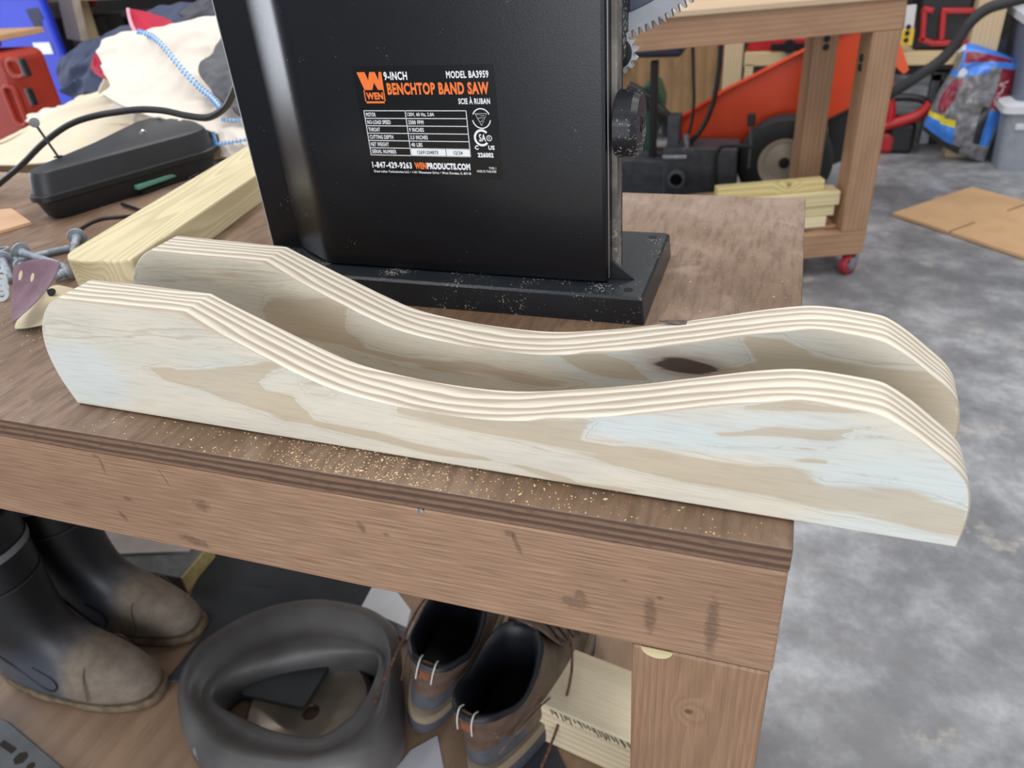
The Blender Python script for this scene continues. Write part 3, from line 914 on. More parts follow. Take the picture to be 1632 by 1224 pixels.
# rating label
LO, LU, LV = Vector((-0.3835, YF - 0.0003, 1.0165)), Vector((0.1275, 0, 0.0)), Vector((0, 0, 0.0945))
_a, _b, _c = (-0.3894, 0.275, 1.018), (-0.2575, 0.275, 1.017), (-0.3811, 0.275, 1.111)
LW, LH = 0.1285, 0.0935
LO = Vector((_a[0] + 0.003, YF - 0.0004, _a[2] - 0.0005))
ux, vz = Vector((1, 0, 0)), Vector((0, 0, 1))
lb = MB()
lb.prism(rounded([(0, 0), (LW, 0), (LW, LH), (0, LH)], 0.002, 3), LO + Vector((0, 0.0003, 0)), ux, vz, Vector((0, -1, 0)), 0.0003)
sticker = lb.build('rating_label', mat('glossy black label', (12, 13, 16), 0.2, var=0.05), saw)


def U(u):
    return u * LW


def Vv(v):
    return (1 - v) * LH


orange, white, black, emblem, oword = MB(), MB(), MB(), MB(), MB()


def rect(mb, u0, v0, u1, v1, d=0.0001):
    o = LO - Vector((0, d, 0))
    mb.add([o + ux * U(a) + vz * Vv(b_) for a, b_ in ((u0, v1), (u1, v1), (u1, v0), (u0, v0))], [(0, 1, 2, 3)])


def words(mb, t, u0, u1, v0, v1, bold=0.03, d=0.0001, spacing=1.1):
    lettering(mb, t, LO, ux, vz, U(u0), U(u1), Vv(v1), Vv(v0), bold, d, 0, spacing)


# emblem: a blocky W over a framed word
W = [(0.028, 0.045), (0.088, 0.045), (0.106, 0.115), (0.122, 0.045), (0.164, 0.045), (0.182, 0.115), (0.192, 0.045), (0.212, 0.045), (0.212, 0.2), (0.168, 0.2), (0.146, 0.135), (0.126, 0.2), (0.082, 0.2),
     (0.068, 0.2), (0.058, 0.165)]
o_ = LO - Vector((0, 0.0001, 0))
wpts = [(U(a), Vv(c)) for a, c in W]
emblem.prism(wpts, o_, ux, vz, Vector((0, -1, 0)), 0.0001)
rect(emblem, 0.058, 0.2, 0.066, 0.318)
rect(emblem, 0.204, 0.2, 0.212, 0.318)
rect(emblem, 0.058, 0.3, 0.212, 0.318)
words(emblem, 'WEN', 0.072, 0.198, 0.222, 0.285, 0.05)
words(white, '9-INCH', 0.225, 0.395, 0.045, 0.118, 0.03)
words(white, 'MODEL BA3959', 0.672, 0.962, 0.047, 0.108, 0.03)
words(orange, 'BENCHTOP BAND SAW', 0.236, 0.957, 0.14, 0.245, 0.042)
words(white, 'SCIE À RUBAN', 0.738, 0.957, 0.265, 0.328, 0.03)
TU0, TU1, TUS, TV0, RH = 0.035, 0.785, 0.345, 0.385, 0.0685
for i in range(7):
    v_ = TV0 + RH * i
    rect(white, TU0, v_ - 0.0032, TU1, v_ + 0.0032)
for u_ in (TU0, TUS, TU1):
    rect(white, u_ - 0.0025, TV0 - 0.0032, u_ + 0.0025, TV0 + RH * 6 + 0.0032)
rect(white, TUS, TV0 + RH * 5, TU1, TV0 + RH * 6)
rect(black, 0.607, TV0 + RH * 5, 0.611, TV0 + RH * 6, 0.0002)
rows = [('MOTOR', '120V, 60 Hz, 2.8A', 0.12, 0.555), ('NO-LOAD SPEED', '2500 FPM', 0.225, 0.47), ('THROAT', '9 INCHES', 0.135, 0.465), ('CUTTING DEPTH', '3.5 INCHES', 0.228, 0.487), ('NET WEIGHT', '40 LBS', 0.185, 0.44),
        ('SERIAL NUMBER', None, 0.235, 0)]
for i, (l, r, w1, w2) in enumerate(rows):
    v_ = TV0 + RH * i
    words(white, l, TU0 + 0.012, w1, v_ + 0.016, v_ + 0.053, 0.022)
    if r:
        words(white, r, TUS + 0.012, w2, v_ + 0.016, v_ + 0.053, 0.022)
words(black, '12691204873', 0.395, 0.55, TV0 + RH * 5 + 0.018, TV0 + RH * 5 + 0.052, 0.02, 0.0003)
words(black, '12/24', 0.665, 0.73, TV0 + RH * 5 + 0.018, TV0 + RH * 5 + 0.052, 0.02, 0.0003)
words(white, '1-847-429-9263', 0.03, 0.338, 0.86, 0.922, 0.03)
words(oword, 'WEN', 0.36, 0.45, 0.86, 0.922, 0.055)
words(white, 'PRODUCTS.COM', 0.454, 0.775, 0.86, 0.922, 0.055)
words(white, 'Great Lakes Technologies LLC • 1101 Wesemann Drive • West Dundee, IL 60118', 0.035, 0.775, 0.942, 0.972, 0.02)
words(white, '226002', 0.838, 0.95, 0.755, 0.8, 0.05)
words(white, 'C', 0.822, 0.848, 0.69, 0.73, 0.04)
words(white, 'US', 0.918, 0.962, 0.69, 0.73, 0.04)
words(white, 'TYPE 1', 0.91, 0.96, 0.888, 0.91, 0.01)
words(white, 'MADE IN THAILAND', 0.822, 0.96, 0.918, 0.94, 0.01)


def ringseg(mb, cu, cv, r, w, a0, a1, d=0.0001):
    n = 24
    o = LO - Vector((0, d, 0)) + ux * U(cu) + vz * Vv(cv)
    vs = []
    for i in range(n + 1):
        a = math.radians(a0 + (a1 - a0) * i / n)
        for q in (r - w / 2, r + w / 2):
            vs.append(o + ux * (q * math.cos(a)) + vz * (q * math.sin(a)))
    mb.add(vs, [(2 * i, 2 * i + 1, 2 * i + 3, 2 * i + 2) for i in range(n)])


ringseg(white, 0.878, 0.622, 0.0062, 0.0019, 42, 318)
words(white, 'SA', 0.858, 0.906, 0.588, 0.656, 0.02)
ringseg(white, 0.93, 0.625, 0.0022, 0.0006, 0, 360)
words(white, 'R', 0.925, 0.936, 0.612, 0.638, 0.0)
ringseg(white, 0.887, 0.452, 0.0080, 0.0009, 25, 155)
ringseg(white, 0.887, 0.452, 0.0080, 0.0009, 190, 350)
cu, cv = U(0.887), Vv(0.452)
tri = [(cu - 0.0052, cv + 0.0042), (cu + 0.0052, cv + 0.0042), (cu, cv - 0.0058)]
for i in range(3):
    a, c = tri[i], tri[(i + 1) % 3]
    white.beam(o_ + ux * a[0] + vz * a[1], o_ + ux * c[0] + vz * c[1], 0.0001, 0.0014, up=(0, 1, 0))
for a, c in (((-0.0042, 0.0034), (0.003, 0.0026)), ((0.003, 0.0026), (-0.0035, 0.0)), ((-0.0035, 0.0), (0.0035, 0.001)), ((0.0035, 0.001), (-0.001, -0.0025)), ((-0.001, -0.0025), (0.002, -0.002))):
    white.beam(o_ + ux * (cu + a[0]) + vz * (cv + a[1]), o_ + ux * (cu + c[0]) + vz * (cv + c[1]), 0.0001, 0.0011, up=(0, 1, 0))
M_OPRINT = mat('orange print', (240, 118, 48), 0.35, var=0)
for nm, mb, m in (('orange_emblem', emblem, M_OPRINT), ('orange_lettering', orange, M_OPRINT), ('orange_word', oword, M_OPRINT), ('white_lettering', white, mat('white print', (232, 234, 238), 0.35, var=0)),
                  ('black_lettering', black, mat('black print', (30, 30, 34), 0.4, var=0))):
    mb.build(nm, m, sticker, recalc=False)

# ------------------------------------------------------------------ black tool casing lying on the bench
cas = thing('tool_casing', 'black moulded casing with a green felt strip and upright bolt, beside the rounded plank', 'tool casing', (-0.95, 0.55, 0.9))
plan = [(-0.984, 0.402), (-0.95, 0.398), (-0.862, 0.62), (-0.868, 0.655), (-0.93, 0.70), (-1.02, 0.715), (-1.035, 0.69), (-1.012, 0.55)]


def casring(grow, z, r=0.022):
    cx, cy = -0.948, 0.56
    out = []
    for x, y in rounded(plan, r, 5):
        d = Vector((x - cx, y - cy))
        s = (d.length + grow) / d.length
        out.append((cx + d.x * s, cy + d.y * s, z))
    return out


MB().loft([casring(-0.016, 0.9), casring(-0.010, 0.904), casring(-0.002, 0.926)]).build('lower_shell', M_BLACK, cas, smooth=35)
MB().loft([casring(0.0, 0.9255), casring(0.004, 0.9275), casring(0.004, 0.9345), casring(0.0, 0.9365)]).build('rim', M_BLACK, cas, smooth=35)
MB().loft([casring(-0.001, 0.936), casring(-0.006, 0.958), casring(-0.0085, 0.9635), casring(-0.014, 0.9655)]).build('lid', mat('black lid with grey sheen', (40, 41, 45), 0.5, var=0.15), cas, smooth=35)  # lid greyer than the shell: reflected light put into its colour
f0, f1 = Vector((-0.9056, 0.5087, 0.914)), Vector((-0.878, 0.6372, 0.914))
nrm = Vector((f1 - f0)).cross(Vector((0, 0, 1))).normalized()
MB().beam(f0 + nrm * 0.0015, f1 + nrm * 0.0015, 0.010, 0.0065).build('felt_strip', mat('green felt', (86, 134, 116), 0.9, var=0.1), cas, bevel=0.0015)
MB().beam(f0 + (f1 - f0) * 0.06 + nrm * 0.0008 - Vector((0, 0, 0.0076)), f1 - (f1 - f0) * 0.03 + nrm * 0.0008 - Vector((0, 0, 0.0076)), 0.003, 0.0085).build('slot', mat('dark recess', (6, 6, 7), 0.8, var=0), cas, bevel=0.001)
s1 = Vector((-0.9584, 0.6092, 0.9655))
MB().lathe([(0.0055, 0), (0.0055, 0.0008), (0.0035, 0.001), (0.0035, 0.003), (0.0015, 0.0042)], s1, (0, 0, 1), 10).build('lid_screw', M_CHROME, cas, smooth=30)
b0, b1 = Vector((-0.9918, 0.4769, 0.9655)), Vector((-0.9194, 0.4, 1.031))
bb = MB()
ax = (b1 - b0)
bb.lathe([(0.0016, -0.004), (0.0016, ax.length), (0.006, ax.length), (0.0062, ax.length + 0.0016), (0.003, ax.length + 0.0026)], b0, ax, 14)
bb.build('upright_bolt', mat('dull bolt steel', (96, 98, 102), 0.5, 0.3, var=0.1), cas, smooth=40)
MB().lathe([(0.0001, 0), (0.006, 0), (0.006, 0.0008)], b0, (0, 0, 1), 16).build('bolt_recess', mat('recess', (8, 8, 9), 0.8, var=0), cas)
MB().tube([Vector((-0.8549, 0.5604, 0.912)), Vector((-0.845, 0.5755, 0.916)), Vector((-0.8473, 0.5652, 0.906))], 0.0012, 6, smooth=4).build('wire_loop', M_BLACK, cas, smooth=50)
cc = MB()
cc.tube([(-0.90, 0.47, 0.9035), (-0.8323, 0.4398, 0.9035), (-0.8605, 0.427, 0.9025), (-0.886, 0.4143, 0.9025), (-0.8877, 0.3882, 0.9025), (-0.8775, 0.367, 0.9025), (-0.8614, 0.3475, 0.9025)], 0.0022, 8, smooth=6)
cc.build('thin_cord', M_BLACK, cas, smooth=50)

# ------------------------------------------------------------------ plank with rounded end lying between casing and saw
M_PLANK = wood('fresh treated pine', (222, 210, 172), (180, 160, 120), 0, 170, 0.55, 0.3, 0.45, warp=1.6)
pl = MB()
L_ = 0.46
poly = [(0, -0.0445), (0, -0.0445)]
poly = [(0.004, -0.0445)] + [(0.014 - 0.0 + 0.0 - 0.0, -0.0445)][:0]
poly = []
for k in range(9):
    a = PI / 2 * k / 8
    poly.append((0.034 - 0.034 * math.sin(a), 0.0445 - 0.034 + 0.034 * math.cos(a)))
poly += [(0.0, -0.03), (0.006, -0.0445), (L_, -0.0445), (L_, 0.0445)]
pl.prism(poly, (0, 0, 0), (1, 0, 0), (0, 1, 0), (0, 0, 1), 0.038)
o = pl.build('rounded_plank', M_PLANK, None, local=True, bevel=0.0025)
p0, p1 = Vector((-0.6974, 0.2163, 0.938)), Vector((-0.7525, 0.6, 0.938))
o.location = (p0.x, p0.y, 0.9)
o.rotation_euler = (0, 0, math.atan2(p1.y - p0.y, p1.x - p0.x))
tag(o, 'yellowish pine plank with a rounded corner, lying between casing and saw', 'plank')

# ------------------------------------------------------------------ sanding sheets
ss = thing('sanding_sheet', 'curled purple sanding sheet with slots, propped on loose bolts', 'sandpaper', (-0.7594, 0.189, 0.9))
rows = [[(-0.7391, 0.165, 0.951), (-0.7245, 0.172, 0.9557), (-0.6986, 0.172, 0.9586), (-0.6748, 0.165, 0.9586)], [(-0.7356, 0.155, 0.9389), (-0.7277, 0.163, 0.9393), (-0.7069, 0.163, 0.9414), (-0.6808, 0.155, 0.945)],
        [(-0.7252, 0.137, 0.9245), (-0.7199, 0.143, 0.9255), (-0.7056, 0.143, 0.928), (-0.6873, 0.137, 0.9324)], [(-0.7085, 0.118, 0.9153), (-0.7056, 0.12, 0.9172), (-0.6999, 0.12, 0.9205), (-0.691, 0.118, 0.9256)]]
MB().grid(patch(rows, 6)).build('purple_sheet', mat('purple abrasive', (116, 90, 102), 0.75, var=0.12, scale=90, dust=(178, 150, 160), dust_amt=-0.02, dust_scale=500), ss, smooth=60, solid=0.0007)
for q, sx, sz in (((-0.7182, 0.1535, 0.9482), 0.0062, 0.0022), ((-0.7021, 0.1525, 0.9478), 0.0055, 0.002)):
    h = MB()
    h.prism([(sx * math.cos(2 * PI * k / 14), sz * math.sin(2 * PI * k / 14)) for k in range(14)], q, Vector((0.6, 0.1, 0.79)).normalized(), Vector((-0.8, 0.25, 0.55)).normalized(), Vector((0, -0.9, 0.3)).normalized(), 0.0004)
    h.build('slot', mat('tan backing', (206, 190, 160), 0.8, var=0.05), ss)
sp = thing('sanding_pad_sheet', 'pale tan sanding sheet with a dark hole, under the purple sheet', 'sandpaper', (-0.726, 0.1654, 0.9))
rows = [[(-0.7343, 0.145, 0.906), (-0.7284, 0.1683, 0.914), (-0.7474, 0.2043, 0.912), (-0.7329, 0.2162, 0.904)], [(-0.7245, 0.131, 0.905), (-0.716, 0.1443, 0.908), (-0.7139, 0.1658, 0.908), (-0.7063, 0.1846, 0.903)],
        [(-0.7216, 0.1274, 0.903), (-0.7077, 0.1308, 0.904), (-0.6945, 0.1412, 0.904), (-0.6819, 0.1555, 0.902)]]
MB().grid(patch(rows, 6)).build('tan_sheet', mat('tan paper', (204, 190, 162), 0.8, var=0.06), sp, smooth=60, solid=0.0006)
hq = (-0.7349, 0.1876, 0.9128)
MB().lathe([(0.0001, 0), (0.006, 0), (0.006, -0.001)], hq, (0.1, -0.35, 1), 16).build('hole', mat('dark hole', (8, 8, 9), 0.9, var=0), sp)

# ------------------------------------------------------------------ carriage bolts and washers
M_BOLT = mat('zinc bolt', (150, 158, 168), 0.5, 0.45, var=0.15, scale=90)


def bolt(head, tip, label, r=0.0042, hr=0.0115):
    head, tip = Vector(head), Vector(tip)
    ax = tip - head
    L = ax.length
    t = thing('carriage_bolt', label, 'bolt', head, group='loose carriage bolts')
    MB().lathe([(0.0002, -0.0045), (hr * 0.55, -0.0038), (hr * 0.9, -0.0018), (hr, 0.0), (hr * 0.96, 0.0012), (r * 1.2, 0.0014)], head, ax, 20).build('head', M_BOLT, t, smooth=40)
    prof = [(r * 1.3, 0.001), (r * 1.3, 0.006), (r, 0.007), (r, L * 0.62)]
    z = L * 0.62
    while z < L - 0.002:
        prof += [(r * 0.86, z + 0.0006), (r, z + 0.0013)]
        z += 0.0013
    prof += [(r * 0.7, L)]
    MB().lathe(prof, head, ax, 14).build('shank', M_BOLT, t, smooth=40)
    return t


bolt((-0.8738, 0.2779, 0.9118), (-0.8036, 0.2631, 0.9075), 'zinc carriage bolt whose head rises beside the purple sheet top')
bolt((-0.8414, 0.3327, 0.9118), (-0.8225, 0.3032, 0.9045), 'zinc carriage bolt, domed head up against the back of the plank end')
bolt((-0.877, 0.2656, 0.9048), (-0.838, 0.3147, 0.9045), 'long dark zinc bolt lying flat from the purple sheet to the plank', 0.0042, 0.010)
bolt((-0.8757, 0.253, 0.9118), (-0.829, 0.2205, 0.9045), 'zinc bolt with threads nearest the photo left edge, left of the purple sheet')
bolt((-0.771, 0.2453, 0.909), (-0.7803, 0.2335, 0.9045), 'zinc bolt peeking out right of the purple sheet beside the plank end')
bolt((-0.8506, 0.2516, 0.907), (-0.824, 0.2541, 0.9046), 'zinc bolt half hidden behind the purple sheet upper corner', 0.0036, 0.008)
M_WASH = mat('bright washer', (212, 216, 222), 0.35, 0.7, var=0.06)
wl = ['bright washer leaning highest in the row left of the purple sheet', 'bright washer second from the top of the row left of the purple sheet', 'bright washer third down the row left of the purple sheet',
      'bright washer lowest in the row left of the purple sheet']
for lab, q in zip(wl, ((-0.8445, 0.2232, 0.9075), (-0.832, 0.2111, 0.907), (-0.8146, 0.1971, 0.9065), (-0.8024, 0.186, 0.906))):
    w = MB()
    w.lathe([(0.0038, 0), (0.0082, 0), (0.0082, 0.0014), (0.0038, 0.0014), (0.0038, 0)], q, (0.25, -0.75, 0.6), 20, cap=(False, False))
    tag(w.build('washer', M_WASH, smooth=30), lab, 'washer', 'washers beside the bolts')
hn = MB()
hn.lathe([(0.0045, 0), (0.0085, 0), (0.0085, 0.005), (0.0045, 0.005), (0.0045, 0)], (-0.9301, 0.2981, 0.9001), (0, 0, 1), 6, cap=(False, False))
tag(hn.build('hex_nut', M_BOLT), 'small dark hex nut left of the raised bolt head', 'nut')
cp = MB()
cp.prism([(0, 0), (0.12, 0.02), (0.1, 0.11), (-0.02, 0.09)], (-0.9881, 0.344, 0.9005), Vector((-0.94, -0.34, 0)), Vector((-0.34, 0.94, 0)), (0, 0, 1), 0.003)
cp = MB()
q = [(-0.9947, 0.3499, 0.9005), (-0.9784, 0.3867, 0.9005), (-1.063, 0.4311, 0.9005), (-1.135, 0.3993, 0.9005), (-1.085, 0.34, 0.9005)]
cp.prism([(a[0], a[1]) for a in q], (0, 0, 0.9005), (1, 0, 0), (0, 1, 0), (0, 0, 1), 0.004)
tag(cp.build('thin_offcut', mat('tan hardboard', (194, 156, 124), 0.7, var=0.06)), 'thin tan board scrap lying at the photo left edge before the casing', 'board scrap')

# ------------------------------------------------------------------ table behind the bench and the cloths heaped on it
tt = thing('side_table', 'pale table standing behind the bench under the heaped cloths', 'table', (-1.1, 1.1, 0), 0.0)
TM = MB()
ta = Vector((-1.375, 0.66, 0))
du, dv = Vector((0.93, 0.367, 0)), Vector((-0.367, 0.93, 0))
pts4 = [ta, ta + du * 0.9, ta + du * 0.9 + dv * 0.72, ta + dv * 0.72]
TM.prism([(p.x, p.y) for p in pts4], (0, 0, 0.866), (1, 0, 0), (0, 1, 0), (0, 0, 1), 0.02)
TM.build('table_top', M_PALE, tt, bevel=0.002)
for i, (a, c) in enumerate(((0.06, 0.06), (0.84, 0.06), (0.84, 0.66), (0.06, 0.66))):
    p = ta + du * a + dv * c
    MB().span((p.x - 0.03, p.y - 0.03, 0), (p.x + 0.03, p.y + 0.03, 0.866)).build('leg', M_PALE_Z, tt, bevel=0.003)

M_CANVAS = mat('cream canvas', (216, 206, 196), 0.85, var=0.05, scale=10, bump=0.25, bscale=700)
M_CANVAS2 = mat('unbleached canvas', (214, 202, 180), 0.85, var=0.05, scale=9, bump=0.25, bscale=700)
M_NAVY = mat('navy cotton', (58, 66, 92), 0.85, var=0.15, scale=8, bump=0.2, bscale=900)
M_GREYC = mat('charcoal fleece', (88, 88, 94), 0.95, var=0.2, scale=30, bump=0.3, bscale=500)
M_REDC = mat('crimson cotton', (170, 28, 58), 0.85, var=0.15, scale=10)
M_PINK = mat('pale pink hem', (222, 160, 176), 0.85, var=0.05)
M_STITCH = mat('blue overlock stitching', (96, 150, 208), 0.8, var=0.0)


def crease(p, freq, seed):
    q = Vector((p.x * freq + seed, p.y * freq * 0.5, p.z * freq * 1.3))
    w = noise.noise(q * 0.6) * 1.5
    a = noise.noise(Vector((q.x + w, q.y, q.z - w)))
    b = noise.noise(Vector((q.x * 2.1 - w, q.y * 2.1 + 7, q.z * 2.1)))
    return (0.62 - 2.2 * abs(a)) * 0.8 + (0.3 - 1.2 * abs(b)) * 0.35


def fold(rows, amp, freq, seed, k=9):
    g = patch(rows, 22)
    out = []
    for i, r in enumerate(g):
        rr = []
        for j, p in enumerate(r):
            n_ = crease(p, freq, seed)
            rr.append((p.x + n_ * amp * 0.3, p.y - n_ * amp, p.z + n_ * amp * 0.8))
        out.append(rr)
    return out


def stitched(parent, pts, w, name='stitched_edge'):
    """overlock stitches along a hem: slanted thread bars on a blue cord"""
    c = curve(pts, 14)
    s = MB()
    s.tube(c, w * 0.33, 6)
    for i in range(0, len(c) - 1, 3):
        d = (c[i + 1] - c[i]).normalized()
        sd = d.cross(Vector((0, -0.8, 0.6))).normalized()
        s.beam(c[i] - sd * w * 0.6 - Vector((0, 0.002, 0)), c[i] + sd * w * 0.6 + d * w * 0.2 - Vector((0, 0.002, 0)), w * 0.4, w * 0.3, 1)
    return s.build(name, [mat('pale blue hem', (176, 204, 232), 0.8, var=0), M_STITCH], parent, smooth=40)


dc = thing('drop_cloth', 'cream canvas cloth with a blue stitched hem, heaped high behind the casing', 'cloth', (-1.05, 0.85, 0.9))
rows = [[(-1.442, 1.02, 0.9369), (-1.362, 1.05, 0.9686), (-1.261, 1.08, 0.9741), (-1.165, 1.1, 0.969), (-1.056, 1.1, 0.9673)],
        [(-1.318, 0.95, 1.05), (-1.238, 0.96, 1.064), (-1.161, 1, 1.072), (-1.069, 1.02, 1.077), (-0.9575, 1.02, 1.082)],
        [(-1.27, 0.88, 1.036), (-1.167, 0.87, 1.031), (-1.082, 0.88, 1.023), (-1.001, 0.9, 1.025), (-0.8954, 0.9, 1.023)],
        [(-1.176, 0.79, 1.008), (-1.082, 0.77, 0.992), (-1.003, 0.765, 0.9804), (-0.9205, 0.76, 0.9711), (-0.818, 0.76, 0.971)],
        [(-1.134, 0.73, 0.9946), (-1.038, 0.7, 0.9729), (-0.9367, 0.685, 0.959), (-0.8748, 0.68, 0.9452), (-0.7754, 0.68, 0.9356)]]
MB().grid(fold(rows, 0.012, 14, 1.0)).build('upper_fold', M_CANVAS, dc, smooth=80, solid=0.004)
stitched(dc, [(-1.206, 0.93, 1.068), (-1.167, 0.915, 1.062), (-1.121, 0.885, 1.051), (-1.074, 0.85, 1.033), (-1.021, 0.81, 1.015), (-0.9666, 0.77, 0.9992), (-0.9182, 0.735, 0.9895), (-0.878, 0.7, 0.9808)], 0.0085)
lowrows = [[(-1.49, 0.5813, 0.9045), (-1.3, 0.6214, 0.9045), (-1.209, 0.6429, 0.9055), (-1.06, 0.735, 0.908), (-0.9, 0.735, 0.908), (-0.7, 0.735, 0.905)],
           [(-1.569, 0.6526, 0.9045), (-1.354, 0.6824, 0.9045), (-1.258, 0.7192, 0.907), (-1.08, 0.78, 0.925), (-0.9, 0.77, 0.928), (-0.7, 0.765, 0.92)],
           [(-1.434, 0.6597, 0.905), (-1.458, 0.8288, 0.906), (-1.391, 0.831, 0.93), (-1.185, 0.7858, 0.935), (-0.9714, 0.753, 0.94), (-0.8149, 0.7565, 0.93)],
           [(-1.455, 0.799, 0.904), (-1.496, 0.8936, 0.912), (-1.437, 0.9243, 0.93), (-1.229, 0.8379, 0.945), (-0.9908, 0.7679, 0.955), (-0.867, 0.8417, 0.94)],
           [(-1.511, 0.9012, 0.905), (-1.55, 1.001, 0.91), (-1.617, 1.155, 0.915), (-1.47, 1.085, 0.93), (-1.224, 0.9996, 0.94), (-1.028, 1.041, 0.93)]]
MB().grid(fold(lowrows, 0.004, 16, 4.0)).build('lower_spread', M_CANVAS2, dc, smooth=80, solid=0.003)
fr = [[(-1.598, 0.99, 0.9044), (-1.505, 0.97, 0.9196), (-1.398, 0.93, 0.9187), (-1.296, 0.9, 0.9378), (-1.174, 0.87, 0.9672)], [(-1.615, 0.97, 0.901), (-1.52, 0.93, 0.9057), (-1.388, 0.88, 0.9059), (-1.261, 0.84, 0.9283), (-1.11, 0.8, 0.9581)],
      [(-1.588, 0.945, 0.8939), (-1.495, 0.9, 0.8939), (-1.364, 0.85, 0.8953), (-1.223, 0.8, 0.9131), (-1.068, 0.75, 0.9401)]]
MB().grid(fold(fr, 0.010, 18, 2.0)).build('rolled_fold', M_CANVAS, dc, smooth=80, solid=0.004)
fr2 = [[(-1.445, 0.86, 0.9167), (-1.322, 0.84, 0.9281), (-1.195, 0.8, 0.927), (-1.053, 0.76, 0.9483), (-0.9265, 0.73, 0.946)], [(-1.415, 0.83, 0.9061), (-1.297, 0.81, 0.9192), (-1.172, 0.77, 0.9168), (-1.037, 0.735, 0.9357), (-0.9148, 0.71, 0.936)],
       [(-1.383, 0.8, 0.8841), (-1.268, 0.77, 0.8975), (-1.157, 0.745, 0.897), (-1.043, 0.73, 0.9083), (-0.9148, 0.7, 0.9134)]]
MB().grid(fold(fr2, 0.012, 22, 7.0)).build('front_folds', M_CANVAS, dc, smooth=80, solid=0.004)
fc = thing('folded_cloth', 'folded cream cloth with blue hems squeezed between casing and saw', 'cloth', (-0.82, 0.66, 0.9))
rows = [[(-0.9199, 0.72, 0.9505), (-0.88, 0.72, 0.9527), (-0.8391, 0.72, 0.949), (-0.7874, 0.72, 0.9445)], [(-0.8915, 0.69, 0.9464), (-0.8522, 0.68, 0.9492), (-0.812, 0.68, 0.9477), (-0.7612, 0.68, 0.9463)],
        [(-0.8717, 0.668, 0.9347), (-0.8392, 0.66, 0.9373), (-0.8006, 0.66, 0.9397), (-0.7499, 0.66, 0.9404)], [(-0.8698, 0.66, 0.9154), (-0.8385, 0.65, 0.9169), (-0.7996, 0.65, 0.9196), (-0.7487, 0.65, 0.9205)]]
MB().grid(fold(rows, 0.003, 20, 9.0)).build('folded_panel', M_CANVAS, fc, smooth=80, solid=0.006)
stitched(fc, [(-0.8841, 0.705, 0.9622), (-0.8506, 0.7, 0.9626), (-0.8219, 0.7, 0.9646)], 0.005)
stitched(fc, [(-0.8829, 0.675, 0.9493), (-0.8736, 0.664, 0.9416), (-0.8653, 0.657, 0.9368), (-0.8322, 0.652, 0.9415), (-0.7964, 0.652, 0.9466), (-0.7642, 0.652, 0.9498)], 0.005)

gcl = MB()
rows = [[(-1.004, 0.92, 1.068), (-0.9622, 0.93, 1.079), (-0.9104, 0.95, 1.087)], [(-0.9921, 0.85, 1.039), (-0.9302, 0.855, 1.041), (-0.8586, 0.86, 1.039)], [(-0.9751, 0.79, 1.019), (-0.9067, 0.79, 1.02), (-0.8275, 0.8, 1.01)],
        [(-0.921, 0.745, 0.9962), (-0.8637, 0.74, 0.993), (-0.7909, 0.745, 0.9915)], [(-0.853, 0.705, 0.9739), (-0.821, 0.7, 0.9637), (-0.7652, 0.7, 0.9582)]]
gcl.grid(fold(rows, 0.012, 22, 3.0))
tag(gcl.build('grey_cloth', M_GREYC, smooth=80, solid=0.005), 'charcoal grey fleece hanging down the cloth heap against the black saw', 'cloth')
nv = MB()
rows = [[(-1.842, 1.32, 0.8756), (-1.752, 1.35, 0.9162), (-1.667, 1.4, 0.9523), (-1.53, 1.4, 0.9943), (-1.387, 1.4, 1.019)], [(-1.771, 1.27, 0.9706), (-1.669, 1.28, 1.01), (-1.575, 1.3, 1.032), (-1.484, 1.32, 1.066), (-1.323, 1.34, 1.077)],
        [(-1.743, 1.2, 0.9418), (-1.613, 1.18, 0.975), (-1.501, 1.17, 0.9964), (-1.404, 1.2, 1.034), (-1.243, 1.22, 1.052)], [(-1.658, 1.12, 0.917), (-1.547, 1.1, 0.9206), (-1.455, 1.09, 0.9356), (-1.342, 1.1, 0.9781), (-1.189, 1.12, 0.9907)]]
nv.grid(fold(rows, 0.022, 11, 6.0))
tag(nv.build('navy_garment', M_NAVY, smooth=80, solid=0.005), 'crumpled navy garment spread at the back of the cloth heap', 'garment')
rc = thing('red_garment', 'crimson garment with a pale pink hem poking out of the cloth heap', 'garment', (-1.3, 0.98, 0.95))
rows = [[(-1.277, 1, 1.1), (-1.254, 1.01, 1.094), (-1.233, 1.02, 1.085), (-1.199, 1.02, 1.073)], [(-1.264, 0.985, 1.077), (-1.244, 0.99, 1.076), (-1.22, 1, 1.074), (-1.184, 1, 1.07)], [(-1.239, 0.965, 1.057), (-1.228, 0.97, 1.058), (-1.209, 0.98, 1.058), (-1.176, 0.98, 1.06)]]
MB().grid(fold(rows, 0.004, 20, 5.0)).build('collar_flap', M_REDC, rc, smooth=80, solid=0.003)
MB().tube([(-1.276, 0.996, 1.101), (-1.269, 0.985, 1.084), (-1.255, 0.972, 1.067), (-1.237, 0.96, 1.055)], 0.0035, 8, smooth=5).build('pink_hem', M_PINK, rc, smooth=60)
rows = [[(-1.337, 0.97, 1.043), (-1.308, 0.95, 1.038), (-1.293, 0.94, 1.024)], [(-1.376, 0.965, 1.011), (-1.339, 0.945, 1.007), (-1.289, 0.92, 1.004)], [(-1.369, 0.955, 0.9916), (-1.33, 0.93, 0.9864), (-1.276, 0.9, 0.9847)]]
MB().grid(fold(rows, 0.006, 40, 8.0)).build('sleeve', M_REDC, rc, smooth=80, solid=0.003)
ch = MB()
